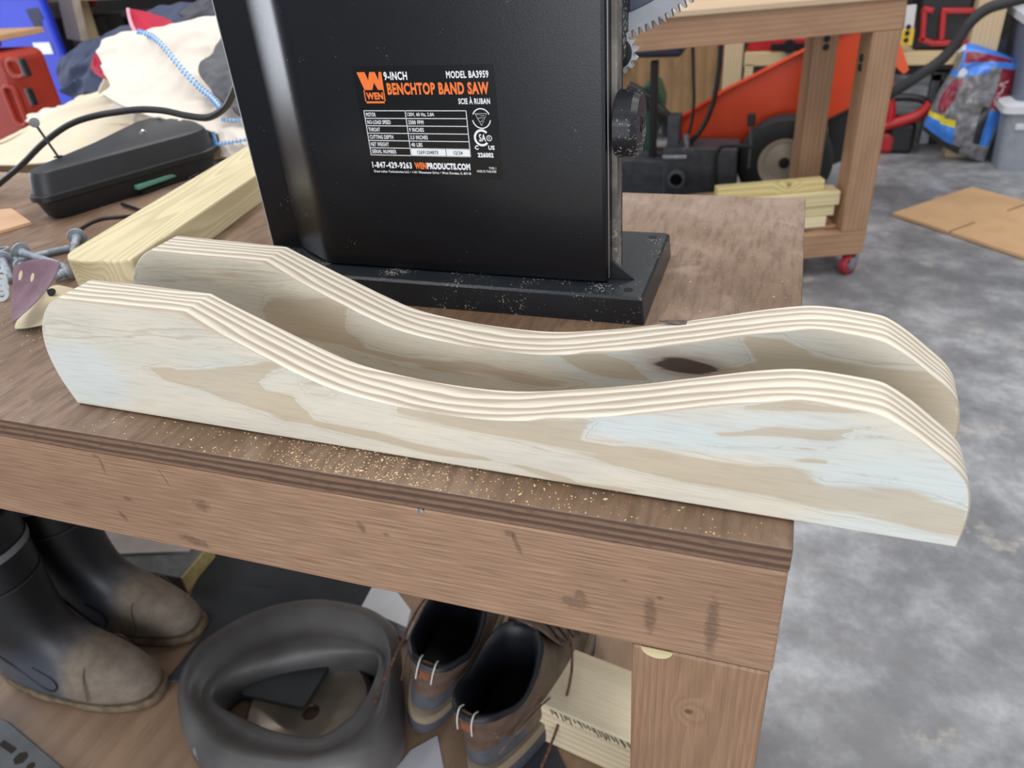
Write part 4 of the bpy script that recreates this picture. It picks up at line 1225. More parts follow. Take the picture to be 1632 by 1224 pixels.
rows = [[(-1.265, 1.12, 1.076), (-1.23, 1.14, 1.093), (-1.18, 1.15, 1.109), (-1.108, 1.15, 1.115)], [(-1.226, 1.08, 1.077), (-1.17, 1.07, 1.081), (-1.127, 1.07, 1.089), (-1.06, 1.07, 1.091)], [(-1.187, 1.05, 1.068), (-1.145, 1.045, 1.068), (-1.103, 1.04, 1.071), (-1.044, 1.04, 1.074)]]
ch.grid(fold(rows, 0.01, 22, 12.0))
tag(ch.build('charcoal_sweater', mat('dark grey knit', (70, 70, 78), 0.95, var=0.25, scale=40), smooth=80, solid=0.006), 'dark grey knit garment on top of the cloth heap beside the saw', 'garment')
# ------------------------------------------------------------------ things on the lower shelf
def foot_ring(o, d, z, back, front, hw0, hw1, n=40, pw=0.85):
    """egg-shaped slice of a shoe: heel at o, toe along d"""
    o, d = Vector(o), Vector(d).normalized()
    s = Vector((-d.y, d.x, 0))
    mid, half = (back + front) / 2, (front - back) / 2
    out = []
    for k in range(n):
        a = 2 * PI * k / n
        cu, sw = math.cos(a), math.sin(a)
        u = mid + half * math.copysign(abs(cu) ** 0.9, cu)
        t = min(1, max(0, (u - back) / max(1e-6, front - back)))
        w = (hw0 + (hw1 - hw0) * t) * math.copysign(abs(sw) ** pw, sw)
        out.append(o + d * u + s * w + Vector((0, 0, z)))
    return out


def mud_rubber(toe_dir):
    m, nt, b = base('muddy rubber boot')
    v = coords(nt)
    sep = nd(nt, 'SeparateXYZ', {0: v})
    n1 = nd(nt, 'TexNoise', {'Vector': v, 'Scale': 14.0, 'Detail': 5.0, 'Roughness': 0.6}).outputs[0]
    n2 = nd(nt, 'TexNoise', {'Vector': v, 'Scale': 60.0, 'Detail': 4.0}).outputs[0]
    along = nd(nt, 'VectorMath', {0: v, 1: (toe_dir[0], toe_dir[1], 0)}, operation='DOT_PRODUCT').outputs['Value']
    low = maths(nt, 'SUBTRACT', 1.0, ramp(nt, sep.outputs[2], 0.05, 0.22))
    front = ramp(nt, along, 0.0, 0.14)
    f = maths(nt, 'MULTIPLY', maths(nt, 'MULTIPLY', low, front), 1.25)
    f = ramp(nt, maths(nt, 'ADD', f, maths(nt, 'MULTIPLY', maths(nt, 'SUBTRACT', n1, 0.5), 0.7)), 0.15, 0.7)
    c = mixc(nt, ramp(nt, sep.outputs[2], 0.06, 0.15), rgb((74, 80, 92)), rgb((27, 27, 30)))
    mud = mixc(nt, ramp(nt, n2, 0.35, 0.65), rgb((118, 106, 94)), rgb((134, 120, 105)))
    c = mixc(nt, maths(nt, 'MULTIPLY', f, 0.92), c, mud)
    nt.links.new(c, b.inputs['Base Color'])
    nt.links.new(nd(nt, 'MapRange', {0: f, 3: 0.45, 4: 0.85}).outputs[0], b.inputs['Roughness'])
    return m


def mud_sole():
    return mat('mud caked sole', (112, 98, 80), 0.9, var=0.25, scale=60, bump=0.8, bscale=120)


M_SOLE = mud_sole()
M_BAND = mat('grey rubber band', (120, 120, 124), 0.6, var=0.1)


def rubber_boot(heel, toe, label):
    h, d = Vector(heel), (Vector(toe) - Vector(heel)).normalized()
    mid = h + d * 0.12
    K = 1.06
    t = thing('rubber_boot', label, 'boot', (mid.x, mid.y, 0.2), group='rubber boots')
    M = mud_rubber((d.x, d.y))
    h = Vector((h.x, h.y, 0.2))
    S = [(0.014, 0.0, 0.291, 0.04, 0.054), (0.028, 0.002, 0.288, 0.038, 0.051), (0.045, 0.004, 0.284, 0.038, 0.05), (0.06, 0.006, 0.274, 0.038, 0.048), (0.074, 0.008, 0.257, 0.039, 0.046), (0.087, 0.010, 0.228, 0.040, 0.044),
         (0.099, 0.010, 0.198, 0.042, 0.043), (0.118, 0.008, 0.172, 0.045, 0.044), (0.145, 0.004, 0.156, 0.05, 0.049), (0.19, 0.0, 0.149, 0.055, 0.055), (0.26, -0.003, 0.15, 0.059, 0.059), (0.36, -0.006, 0.154, 0.062, 0.062),
         (0.362, -0.003, 0.15, 0.059, 0.059), (0.30, 0.0, 0.146, 0.055, 0.055), (0.12, 0.02, 0.15, 0.035, 0.035)]
    rings = []
    for i, s in enumerate(S):
        r = foot_ring(h, d, s[0], *[v_ * K for v_ in s[1:]])
        if i < 12:
            r = [p + (p - Vector((h.x + d.x * 0.1, h.y + d.y * 0.1, p.z))) * 0.02 * noise.noise(p * 30) for p in r]
        rings.append(r)
    MB().loft(rings).build('boot_body', M, t, smooth=50, sub=1)
    so = []
    for z, g in ((0.0, -0.005), (0.006, 0.0005), (0.013, 0.001), (0.018, -0.0005)):
        so.append([p + Vector((noise.noise(p * 90), noise.noise(p * 90 + Vector((5, 0, 0))), 0)) * 0.003 for p in foot_ring(h, d, z, (-0.001 - g) * K, (0.2905 + g) * K, (0.0395 + g) * K, (0.0535 + g) * K, 72)])
    MB().loft(so).build('sole', M_SOLE, t, smooth=60)
    for z, w in ((0.292, 0.006), (0.235, 0.0022)):
        k = (z - 0.26) / 0.1
        r = foot_ring(h, d, z, (-0.0045 - 0.003 * max(0, k)) * K, (0.1515 + 0.004 * max(0, k)) * K, (0.0605 + 0.003 * k) * K, (0.0605 + 0.003 * k) * K)
        MB().loft([[p + Vector((0, 0, -w)) for p in r], [p + Vector((0, 0, w)) for p in r]], cap=(False, False)).build('raised_band', M_BAND if w > 0.004 else M_RUBBER, t, smooth=60)
    s = Vector((-d.y, d.x, 0))

    def half_width(u, z):
        rows_ = [r_ for r_ in S[:12]]
        k = max(i for i in range(11) if rows_[i][0] <= z or i == 0)
        f_ = min(1, max(0, (z - rows_[k][0]) / (rows_[k + 1][0] - rows_[k][0])))
        bk, fr, a0, a1 = (rows_[k][j] * (1 - f_) + rows_[k + 1][j] * f_ for j in range(1, 5))
        m0, hf = (bk + fr) / 2, (fr - bk) / 2
        cu = max(-0.999, min(0.999, (u - m0) / hf))
        cu = math.copysign(abs(cu) ** (1 / 0.9), cu)
        sw = math.sqrt(max(0, 1 - cu * cu)) ** 0.85
        return (a0 + (a1 - a0) * (u - bk) / (fr - bk)) * sw

    for side in (1, -1):
        def q(u, z, w):
            return h + d * u * K + s * (-side) * (half_width(u, z) * K + 0.0004) + Vector((0, 0, z))
        MB().tube([q(0.02, 0.118, 0.0405), q(0.06, 0.100, 0.0435), q(0.10, 0.06, 0.046), q(0.135, 0.035, 0.0475), q(0.155, 0.05, 0.0478), q(0.15, 0.068, 0.0458), q(0.125, 0.085, 0.0445)], 0.0018, 6, smooth=6).build('moulded_rib', M_RUBBER, t, smooth=60)
        MB().tube([q(0.018 + 0.03 * (1 + math.cos(a)) / 2, 0.088 + 0.016 * math.sin(a), 0.0425 - 0.006 * (1 - (1 + math.cos(a)) / 2)) for a in [2 * PI * k / 20 for k in range(20)]], 0.0018, 6, closed=True).build('ankle_ring', M_RUBBER, t, smooth=60)
    cap_ = [h + d * u * K + s * w * K + Vector((0, 0, z)) for u, w, z in ((0.205, -0.0495, 0.03), (0.208, -0.047, 0.055), (0.206, -0.035, 0.082), (0.204, 0, 0.0945), (0.206, 0.035, 0.082), (0.208, 0.047, 0.055), (0.205, 0.0495, 0.03))]
    MB().tube(cap_, 0.0014, 6, smooth=6).build('toe_cap_seam', M_SOLE, t, smooth=60)


rubber_boot((-1.168, 0.1663, 0.2), (-0.8479, 0.1922, 0.2), 'muddy black rubber boot nearest the photo left edge, in front of the other boot')
rubber_boot((-1.188, 0.2927, 0.2), (-0.8812, 0.3156, 0.2), 'dusty black rubber boot standing behind the front boot, next to the black mat')

# inner tube, half deflated
outer_px = [(-0.797, 0.1655, 0.25), (-0.8227, 0.2196, 0.25), (-0.8146, 0.2716, 0.25), (-0.7801, 0.3256, 0.25), (-0.7218, 0.367, 0.25), (-0.6503, 0.3885, 0.25), (-0.5792, 0.3867, 0.25), (-0.5303, 0.3654, 0.25), (-0.4974, 0.3101, 0.25), (-0.4602, 0.2423, 0.25),
            (-0.4353, 0.1792, 0.25), (-0.4625, 0.1212, 0.25), (-0.5508, 0.07845, 0.25), (-0.6509, 0.0673, 0.25), (-0.7339, 0.1048, 0.25)]
hole_px = [(-0.7214, 0.1676, 0.262), (-0.722, 0.1926, 0.262), (-0.7016, 0.2173, 0.262), (-0.6643, 0.2447, 0.262), (-0.6049, 0.2737, 0.262), (-0.5543, 0.2897, 0.262), (-0.5249, 0.2907, 0.262), (-0.5163, 0.2634, 0.262), (-0.5157, 0.2266, 0.262), (-0.5314, 0.1851, 0.262),
           (-0.5496, 0.1612, 0.262), (-0.5908, 0.1545, 0.262), (-0.6601, 0.1574, 0.262), (-0.6991, 0.1611, 0.262)]


def by_angle(pts, c, n):
    d = curve(pts, 12, True)
    ang = [(math.atan2(p.y - c.y, p.x - c.x), p) for p in d]
    out = []
    for i in range(n):
        a = -PI + 2 * PI * i / n
        w = sorted(ang, key=lambda q: abs((q[0] - a + PI) % (2 * PI) - PI))[:2]
        out.append((w[0][1] + w[1][1]) / 2)
    for _ in range(2):
        out = [(out[i - 1] + out[i] * 2 + out[(i + 1) % n]) / 4 for i in range(n)]
    return out


tcen = Vector((-0.6101, 0.2159, 0.25))
NT = 96
A_, B_ = by_angle(outer_px, tcen, NT), by_angle(hole_px, tcen, NT)
rings = []
for i in range(NT):
    ring = []
    for k in range(28):
        a = 2 * PI * k / 28
        f = (1 - math.cos(a)) / 2
        p = A_[i].lerp(B_[i], f)
        rad = 0.056 if a <= PI else 0.046
        zz = 0.2465 + rad * math.sin(a) * (1.0 - 0.18 * f)
        if 0 < a < PI:
            zz -= 0.017 * math.exp(-((f - 0.6) / 0.12) ** 2)
            zz += 0.005 * math.exp(-((f - 0.88) / 0.06) ** 2)
            zz += 0.003 * noise.noise(Vector((p.x * 18, p.y * 18, 2)))
        ring.append((p.x, p.y, zz))
    rings.append(ring)
it = MB().loft(rings, closed=True).build('inner_tube', mat('perished tube rubber', (88, 86, 86), 0.42, var=0.34, scale=7, dust=(124, 118, 110), dust_amt=0.02, dust_scale=40, bump=0.1, bscale=90), smooth=70, sub=1)
tag(it, 'half deflated grey rubber inner tube lying on the shelf between boots and brown shoes', 'inner tube')

dsk = thing('dished_disc', 'shiny tan grey metal disc with a centre hole inside the rubber tube', 'disc', (-0.6292, 0.2342, 0.2))
c0 = Vector((-0.6053, 0.2142, 0.226)) - Vector((0, 0, 0.026))
MB().lathe([(0.0115, 0.022), (0.0135, 0.0265), (0.04, 0.029), (0.07, 0.041), (0.086, 0.043), (0.095, 0.034), (0.1, 0.001), (0.098, 0.001), (0.093, 0.03), (0.086, 0.039), (0.07, 0.037), (0.04, 0.025), (0.0115, 0.022)], c0, (0, 0, 1), 48, cap=(False, False)).build(
    'dish', mat('tan painted metal', (146, 136, 124), 0.2, 0.45, var=0.08), dsk, smooth=40)


def slab(name, pts, t, material, label, cat, bevel=0.001, group=None):
    m_ = MB()
    m_.prism([(p[0], p[1]) for p in pts], (0, 0, pts[0][2] - t), (1, 0, 0), (0, 1, 0), (0, 0, 1), t)
    return tag(m_.build(name, material, bevel=bevel), label, cat, group)


M_MAT = mat('charcoal rubber matting', (50, 52, 56), 0.75, var=0.15, scale=16, bump=0.2, bscale=500)
slab('rubber_mat', [(-0.8728, 0.2071, 0.212), (-0.8743, 0.418, 0.212), (-0.6244, 0.4377, 0.212), (-0.5158, 0.3358, 0.212), (-0.6639, 0.2774, 0.212)], 0.005, M_MAT, 'charcoal rubber mat with a sharp corner, upper one, reaching under the rubber tube', 'mat')
slab('rubber_mat', [(-0.9551, 0.367, 0.2065), (-1.002, 0.4978, 0.2065), (-0.6429, 0.4862, 0.2065), (-0.624, 0.3892, 0.2065), (-0.8601, 0.3128, 0.2065)], 0.006, M_MAT, 'charcoal rubber mat lying underneath the other mat beside the bench apron', 'mat')
slab('rubber_wedge', [(-0.7076, 0.197, 0.254), (-0.6039, 0.2039, 0.254), (-0.6036, 0.2758, 0.254), (-0.6337, 0.282, 0.254), (-0.7194, 0.2397, 0.254)], 0.008, M_MAT, 'black rubber wedge pointing at the disc hole inside the tube', 'mat')
slab('white_board', [(-0.6258, 0.4537, 0.235), (-0.5872, 0.4637, 0.235), (-0.5371, 0.4251, 0.235), (-0.5285, 0.3894, 0.235), (-0.6225, 0.4083, 0.235)], 0.034, M_WHITE, 'white board corner standing between rubber tube and brown shoe', 'board')
slab('pale_board', [(-1.174, 0.388, 0.243), (-1.001, 0.4418, 0.243), (-1.02, 0.5127, 0.243), (-1.28, 0.5164, 0.243)], 0.042, mat('pinkish grey board', (196, 184, 178), 0.7, var=0.08), 'pinkish pale board lying behind the rear boot', 'board')
_p, _q = Vector((-0.9702, 0.383, 0.2)), Vector((-1.18, 0.3736, 0.2))
cut = thing('timber_offcut', 'weathered grey timber offcut with a yellow cut end behind the rear boot', 'timber', (_p.x, _p.y, 0.2))
_d = (_p - _q).normalized()
_n = Vector((-_d.y, _d.x, 0))
MB().beam(_q + _n * 0.045 + Vector((0, 0, 0.019)), _p - _d * 0.004 + _n * 0.045 + Vector((0, 0, 0.019)), 0.088, 0.038).build('grey_length', mat('weathered grey wood', (112, 114, 112), 0.8, var=0.2, scale=40), cut, bevel=0.002)
MB().beam(_p - _d * 0.004 + _n * 0.045 + Vector((0, 0, 0.019)), _p + _n * 0.045 + Vector((0, 0, 0.019)), 0.089, 0.039).build('cut_end', mat('fresh cut end', (186, 168, 112), 0.8, var=0.15, scale=60), cut, bevel=0.001)
blk = [(-0.2703, 0.2794, 0.285), (-0.2571, 0.3836, 0.285), (-0.1576, 0.3673, 0.285), (-0.093, 0.3487, 0.285), (-0.1056, 0.2447, 0.285), (-0.1401, 0.2557, 0.285)]
q0, q1, q2 = Vector(blk[0]), Vector(blk[1]), Vector((-0.1401, 0.2557, 0.285))
e_a, e_b = (q1 - q0), (q2 - q0)
e_b = e_b.normalized() * 0.2
bm_ = thing('timber_block', 'pale pine block with rough sawn ends, under the bench between shoe and bench leg', 'timber', (q0.x, q0.y, 0.2))
m_ = MB()
m_.prism([(p.x, p.y) for p in (q0, q0 + e_b, q0 + e_b + e_a, q0 + e_a)], (0, 0, 0.2), (1, 0, 0), (0, 1, 0), (0, 0, 1), 0.085)
M_BLOCK = wood('rough pine block', (224, 204, 164), (176, 150, 108), 1, 80, 0.7, 0.35, 0.5, bump=0.4)
ang_ = math.atan2(e_b.y, e_b.x)
m_ = MB()
W_, D_ = 0.2, e_a.length
skew = e_a.dot(e_b.normalized())
dep = math.sqrt(max(1e-6, D_ * D_ - skew * skew))
m_.prism([(0, 0), (W_, 0), (W_ + skew, dep), (skew, dep)], (0, 0, 0), (1, 0, 0), (0, 1, 0), (0, 0, 1), 0.085)
bm_.rotation_euler = (0, 0, ang_)
M_BLOCK = wood('rough pine block', (232, 218, 190), (188, 164, 128), 0, 75, 0.7, 0.35, 0.5, bump=0.4, stain=(150, 146, 118), stain_amt=0.25)
m_.build('block_body', M_BLOCK, bm_, local=True, bevel=0.003)
ed = MB()
for k in range(34):
    x = 0.02 + 0.005 * k + random.uniform(-0.002, 0.002)
    ed.beam((x, -0.0006, 0.083), (x + random.uniform(0.002, 0.008), -0.0008, 0.083 - random.uniform(0.004, 0.014)), 0.0012, 0.0012)
sp_ = ed.build('torn_fibres', mat('dirty sawn fibres', (104, 102, 88), 0.9), bm_, local=True)
sp_['kind'] = 'stuff'
slab('white_paper', [(-0.4168, 0.245, 0.2012), (-0.3751, 0.1805, 0.2012), (-0.4611, 0.1559, 0.2012), (-0.4447, 0.2137, 0.2012)], 0.0008, mat('white paper', (214, 214, 224), 0.8, var=0.02), 'white paper sheet on the shelf in front of the brown shoes', 'paper', 0)
slab('slate_sheet', [(-0.3325, 0.2909, 0.2022), (-0.2869, 0.3251, 0.2022), (-0.207, 0.2279, 0.2022), (-0.2986, 0.1926, 0.2022)], 0.0018, mat('slate grey sheet', (52, 56, 66), 0.6, var=0.1), 'slate grey sheet under the right brown shoe, before the pine block', 'sheet', 0)
slab('white_sheet', [(-1.34, 0.2244, 0.203), (-1.269, 0.2357, 0.203), (-1.184, 0.1819, 0.203), (-1.179, 0.1506, 0.203), (-1.267, 0.1398, 0.203)], 0.002, mat('pale blue white plastic', (206, 214, 224), 0.6, var=0.02), 'bluish white sheet at the photo left edge behind the front boot heel', 'sheet', 0)

# slotted steel bar
sb = thing('slotted_bar', 'flat grey steel bar with slots and hex holes, lower left corner of the shelf', 'steel bar', (-1.014, 0.04885, 0.2))
sbp = [(-1.165, 0.08419, 0.212), (-1.09, 0.08223, 0.212), (-1.067, 0.0818, 0.212), (-0.9011, 0.04097, 0.212), (-0.8262, 0.008267, 0.212), (-0.9042, -0.0142, 0.212), (-1.083, 0.006117, 0.212)]
m_ = MB()
m_.prism([(p[0], p[1]) for p in sbp], (0, 0, 0.2005), (1, 0, 0), (0, 1, 0), (0, 0, 1), 0.0115)
m_.build('bar_body', mat('galvanised grey bar', (88, 90, 92), 0.5, 0.3, var=0.15), sb, bevel=0.002)
M_HOLE = mat('dark slot', (40, 32, 26), 0.9, var=0)
h1, h2 = Vector((-1.044, 0.05014, 0.2122)), Vector((-1.012, 0.04464, 0.2122))
MB().beam(h1, h2, 0.009, 0.0004).build('slot_hole', M_HOLE, sb)
for q, r, n in (((-0.9928, 0.0387, 0.2122), 0.0105, 6), ((-0.9672, 0.03291, 0.2122), 0.006, 16), ((-0.9396, 0.02601, 0.2122), 0.0105, 6)):
    MB().lathe([(0.0001, 0.0002), (r, 0.0002), (r, -0.0004)], q, (0, 0, 1), n).build('bolt_hole', M_HOLE, sb)

# brown work shoes
M_LEATHER = mat('worn brown leather', (94, 75, 65), 0.6, var=0.22, scale=40, dust=(120, 106, 92), dust_amt=0.12, dust_scale=70, bump=0.25, bscale=260)
M_LEATHER2 = mat('dusty olive leather', (104, 90, 74), 0.7, var=0.2, scale=40, bump=0.3, bscale=220)
M_COUNTER = mat('grey heel rubber', (80, 82, 90), 0.65, var=0.15, scale=60, bump=0.15, bscale=300)
M_LINING = mat('black padded lining', (20, 22, 30), 0.5, var=0.2)
M_MID = mat('tan midsole', (136, 122, 102), 0.8, var=0.1)
M_OUT = mat('dark outsole', (70, 72, 80), 0.7, var=0.15)


def work_shoe(heel, toe, label, upto=0.0):
    h, d = Vector(heel), (Vector(toe) - Vector(heel))
    d.z = 0
    d.normalize()
    s = Vector((-d.y, d.x, 0))
    h = Vector((h.x, h.y, 0.2 + upto))
    K = 1.08
    mid = h + d * 0.14
    t = thing('work_shoe', label, 'shoe', (mid.x, mid.y, 0.2 + upto), group='brown work shoes')
    MB().loft([foot_ring(h, d, z * K, bk * K, fr * K, a * K, c * K, 48) for z, bk, fr, a, c in ((0.0, 0.008, 0.288, 0.036, 0.048), (0.006, 0.002, 0.297, 0.042, 0.054), (0.028, 0.0, 0.3, 0.0425, 0.055), (0.03, 0.002, 0.298, 0.041, 0.053))]).build('outsole', M_OUT, t, smooth=40)
    MB().loft([foot_ring(h, d, z * K, bk * K, fr * K, a * K, c * K, 48) for z, bk, fr, a, c in ((0.029, 0.001, 0.2985, 0.042, 0.054), (0.038, 0.002, 0.297, 0.0415, 0.0535), (0.0405, 0.005, 0.294, 0.039, 0.051))]).build('midsole', M_MID, t, smooth=40)
    S = [(0.039, 0.005, 0.293, 0.0385, 0.05), (0.058, 0.003, 0.289, 0.039, 0.0495), (0.072, 0.003, 0.278, 0.039, 0.0475), (0.085, 0.004, 0.256, 0.039, 0.044), (0.096, 0.005, 0.222, 0.0395, 0.042),
         (0.106, 0.005, 0.19, 0.040, 0.0415), (0.117, 0.003, 0.168, 0.041, 0.042), (0.128, 0.0, 0.156, 0.0425, 0.0425), (0.137, -0.001, 0.152, 0.0435, 0.043)]
    N = 48
    rings = []
    for z, bk, fr, a, c in S:
        r = foot_ring(h, d, z * K, bk * K, fr * K, a * K, c * K, N)
        k = max(0, (z - 0.09) / 0.047)
        rr = []
        for p in r:
            u = (p - h).dot(d)
            rr.append(p + Vector((0, 0, k * (0.012 * math.cos((u - 0.0) / 0.15 * 2 * PI) + 0.006 * u / 0.15))) + Vector((noise.noise(p * 45), noise.noise(p * 45 + Vector((9, 0, 0))), 0)) * 0.0015)
        rings.append(rr)
    up = MB()
    up.loft(rings, cap=(True, False))
    for i, f in enumerate(up.f):
        c = sum((Vector(up.v[j]) for j in f), Vector()) / len(f)
        u = (c - h).dot(d)
        zz = c.z - h.z
        if u < 0.075 - max(0, zz - 0.06) * 0.9 and zz < 0.098:
            up.m[i] = 2
        elif u > 0.115 or zz < 0.085:
            up.m[i] = 1
    up.build('upper', [M_LEATHER, M_LEATHER2, M_COUNTER], t, smooth=60, sub=1)
    topr = rings[-1]
    cen = sum(topr, Vector()) / N

    def inset(f, dz):
        return [cen.lerp(p, f) + Vector((0, 0, p.z - cen.lerp(p, f).z + dz)) for p in topr]
    lin = MB()
    lin.loft([inset(1.0, 0.0), inset(0.985, 0.0045), inset(0.93, 0.0065), inset(0.85, 0.002), inset(0.79, -0.014), inset(0.77, -0.05), inset(0.7, -0.085)], cap=(False, True))
    lin.build('padded_lining', M_LINING, t, smooth=60)
    # heel pull tab, cord loops and tongue
    hb = h + Vector((0, 0, 0.143)) + d * 0.0015

    def q(u, w, z):
        return h + d * u * K + s * w * K + Vector((0, 0, z * K))
    MB().beam(q(-0.001, 0.0, 0.130), q(0.007, 0, 0.154), 0.015, 0.003).build('pull_tab', mat('rust tab', (128, 72, 46), 0.8, var=0.2), t, bevel=0.001)
    for w in (-0.010, 0.010):
        MB().tube([q(-0.003, w, 0.128), q(-0.001, w, 0.146), q(0.006, w, 0.156), q(0.014, w, 0.152)], 0.0011, 6, smooth=4).build('cord_loop', mat('pale cord', (206, 200, 190), 0.8, var=0), t, smooth=60)
    rows = [[q(0.15, w, 0.165 - abs(w) * 0.3) for w in (-0.03, -0.015, 0.015, 0.03)], [q(0.158, w, 0.150 - abs(w) * 0.3) for w in (-0.036, -0.015, 0.015, 0.036)],
            [q(0.178, w, 0.125 - abs(w) * 0.4) for w in (-0.036, -0.015, 0.015, 0.036)], [q(0.205, w, 0.108 - abs(w) * 0.5) for w in (-0.032, -0.012, 0.012, 0.032)]]
    MB().grid(patch(rows, 5)).build('tongue', M_LEATHER, t, smooth=60, solid=0.005)
    for k in range(4):
        u, z = 0.165 + 0.017 * k, 0.140 - 0.0125 * k
        MB().tube([q(u, -0.038, z - 0.016), q(u + 0.006, -0.012, z + 0.002), q(u, 0.012, z + 0.002), q(u + 0.006, 0.038, z - 0.016)], 0.0018, 6, smooth=5).build('lace', mat('dark speckled lace', (52, 40, 34), 0.8, var=0.5, scale=400), t, smooth=60)
    for sgn in (1, -1):
        MB().tube([q(0.012, sgn * 0.033, 0.088), q(0.05, sgn * 0.0418, 0.098), q(0.10, sgn * 0.0455, 0.085), q(0.15, sgn * 0.048, 0.06), q(0.2, sgn * 0.0505, 0.052)], 0.0012, 6, smooth=6).build('side_seam', M_LEATHER, t, smooth=60)
    return t, q


t1, q1_ = work_shoe((-0.4323, 0.2174, 0.235), (-0.4328, 0.4306, 0.25), 'brown leather work shoe with rust pull tab, beside the rubber tube', 0.034)
t1.rotation_mode = 'AXIS_ANGLE'
_d1 = (q1_(1, 0, 0) - q1_(0, 0, 0)).normalized()
t1.rotation_axis_angle = (math.radians(13), _d1.x, _d1.y, _d1.z)
t2, q2_ = work_shoe((-0.3315, 0.1819, 0.225), (-0.2759, 0.4268, 0.225), 'brown leather work shoe with tan cord loops, closest to the pine block')
MB().tube([q2_(0.19, -0.036, 0.118), q2_(0.15, -0.06, 0.10), q2_(0.10, -0.064, 0.05), q2_(0.04, -0.062, 0.012), q2_(-0.01, -0.07, 0.006), q2_(-0.06, -0.08, 0.006)], 0.0019, 6, smooth=8).build('loose_lace', mat('speckled brown lace', (96, 64, 52), 0.85, var=0.7, scale=260), t2, smooth=60)
MB().tube([q1_(0.16, 0.04, 0.118), q1_(0.12, 0.058, 0.09), q1_(0.06, 0.06, 0.07), q1_(0.02, 0.062, 0.05), q1_(-0.005, 0.062, 0.035)], 0.0019, 6, smooth=8).build('loose_lace', mat('speckled brown lace', (96, 64, 52), 0.85, var=0.7, scale=260), t1, smooth=60)
# ------------------------------------------------------------------ timber cart on castors
RZ = 0.3662
cart = thing('timber_cart', 'brown timber cart on red castors with offcuts stacked on its lower shelf', 'cart', (0.269, 2.46, 0), RZ)
M_CART = wood('cart pine', (176, 138, 108), (138, 104, 78), 0, 60, 0.6, 0.3, 0.4, stain=(120, 90, 68), stain_amt=0.3)
M_CARTZ = wood('cart pine upright', (172, 136, 106), (136, 104, 78), 2, 60, 0.6, 0.3, 0.5, ring_axis=0, stain=(120, 90, 68), stain_amt=0.3)
CL, CW = -1.3, 0.535


def cartpart(name, a, b_, m):
    return MB().span(a, b_).build(name, m, cart, local=True, bevel=0.003)


cartpart('cart_top', (CL - 0.01, -0.012, 0.899), (0.012, CW + 0.01, 0.917), wood('pale ply top', (204, 180, 152), (180, 150, 120), 0, 30, 0.6, 0.2, 0.4))
for y in (0.0, CW - 0.038):
    cartpart('top_rail', (CL, y, 0.810), (0.0, y + 0.038, 0.8985), M_CART)
    cartpart('bottom_rail', (CL, y, 0.078), (0.0, y + 0.038, 0.166), M_CART)
for x in (CL, -0.038):
    cartpart('end_rail', (x, 0.0385, 0.810), (x + 0.038, CW - 0.0385, 0.8985), M_CART)
    cartpart('end_rail', (x, 0.0385, 0.078), (x + 0.038, CW - 0.0385, 0.166), M_CART)
for x in (CL, -0.089):
    for y in (0.0, CW - 0.089):
        lg = cartpart('leg', (x, y, 0.1665), (x + 0.089, y + 0.089, 0.8095), M_CARTZ)
        if x > -0.1:
            sc = MB()
            for dz in (0.0, 0.028):
                sc.lathe([(0.0001, -0.004), (0.011, -0.003), (0.012, 0.001)], (x + 0.045 if y > 0.1 else x - 0.001, y - 0.001 if y > 0.1 else y + 0.05, 0.70 + dz), (0, 1, 0) if y > 0.1 else (1, 0, 0), 12)
            sc.build('black_bolt', M_BLACK, lg, local=True, smooth=40)
cartpart('lower_shelf', (CL + 0.04, 0.04, 0.1665), (-0.09, CW - 0.04, 0.1785), M_CART)
for x in (CL + 0.045, -0.045):
    for y in (0.05, CW - 0.05):
        cs = MB()
        cs.span((x - 0.035, y - 0.03, 0.072), (x + 0.035, y + 0.03, 0.0775))
        cs.lathe([(0.02, 0), (0.02, 0.01)], (x, y, 0.062), (0, 0, 1), 16)
        fk = Vector((0.47, -0.88, 0))
        sd = Vector((0.88, 0.47, 0))
        cc_ = Vector((x + 0.006, y - 0.035, 0.036))
        for w in (-1, 1):
            cs.prism([(-0.02, 0.032), (0.03, 0.032), (0.012, -0.012), (-0.01, -0.012)], cc_ + fk * (w * 0.017), sd, Vector((0, 0, 1)), fk, 0.003)
        ca = cs.build('castor', M_CHROME, cart, local=True, smooth=30)
        MB().lathe([(0.006, -0.014), (0.032, -0.014), (0.036, -0.01), (0.036, 0.01), (0.032, 0.014), (0.006, 0.014)], cc_, fk, 26).build('castor_wheel', mat('red urethane', (150, 36, 44), 0.4, var=0.1), ca, local=True, smooth=35)
        MB().lathe([(0.0001, -0.0165), (0.018, -0.0165), (0.02, -0.013), (0.02, 0.013), (0.018, 0.0165), (0.0001, 0.0165)], cc_, fk, 20).build('hub', M_STEEL, ca, local=True, smooth=35)
        lv = MB()
        lv.beam(cc_ + sd * 0.02 + Vector((0, 0, 0.03)), cc_ + sd * 0.052 + Vector((0, 0, 0.036)), 0.02, 0.005)
        lv.build('brake_lever', M_CHROME, ca, local=True, bevel=0.001)


def on_cart(x, y, z):
    c, s = math.cos(RZ), math.sin(RZ)
    return (0.269 + x * c - y * s, 2.46 + x * s + y * c, z)


def lumber(a, b_, label, m=M_LUMBER, knot=False):
    """length of timber on the cart shelf, corners in the cart's own frame"""
    cx, cy = (a[0] + b_[0]) / 2, (a[1] + b_[1]) / 2
    mb = MB().span((a[0] - cx, a[1] - cy, 0), (b_[0] - cx, b_[1] - cy, b_[2] - a[2]))
    o = mb.build('timber_length', m, None, local=True, bevel=0.003)
    o.location = on_cart(cx, cy, a[2])
    o.rotation_euler = (0, 0, RZ)
    return tag(o, label, 'timber', 'offcuts on the cart shelf')


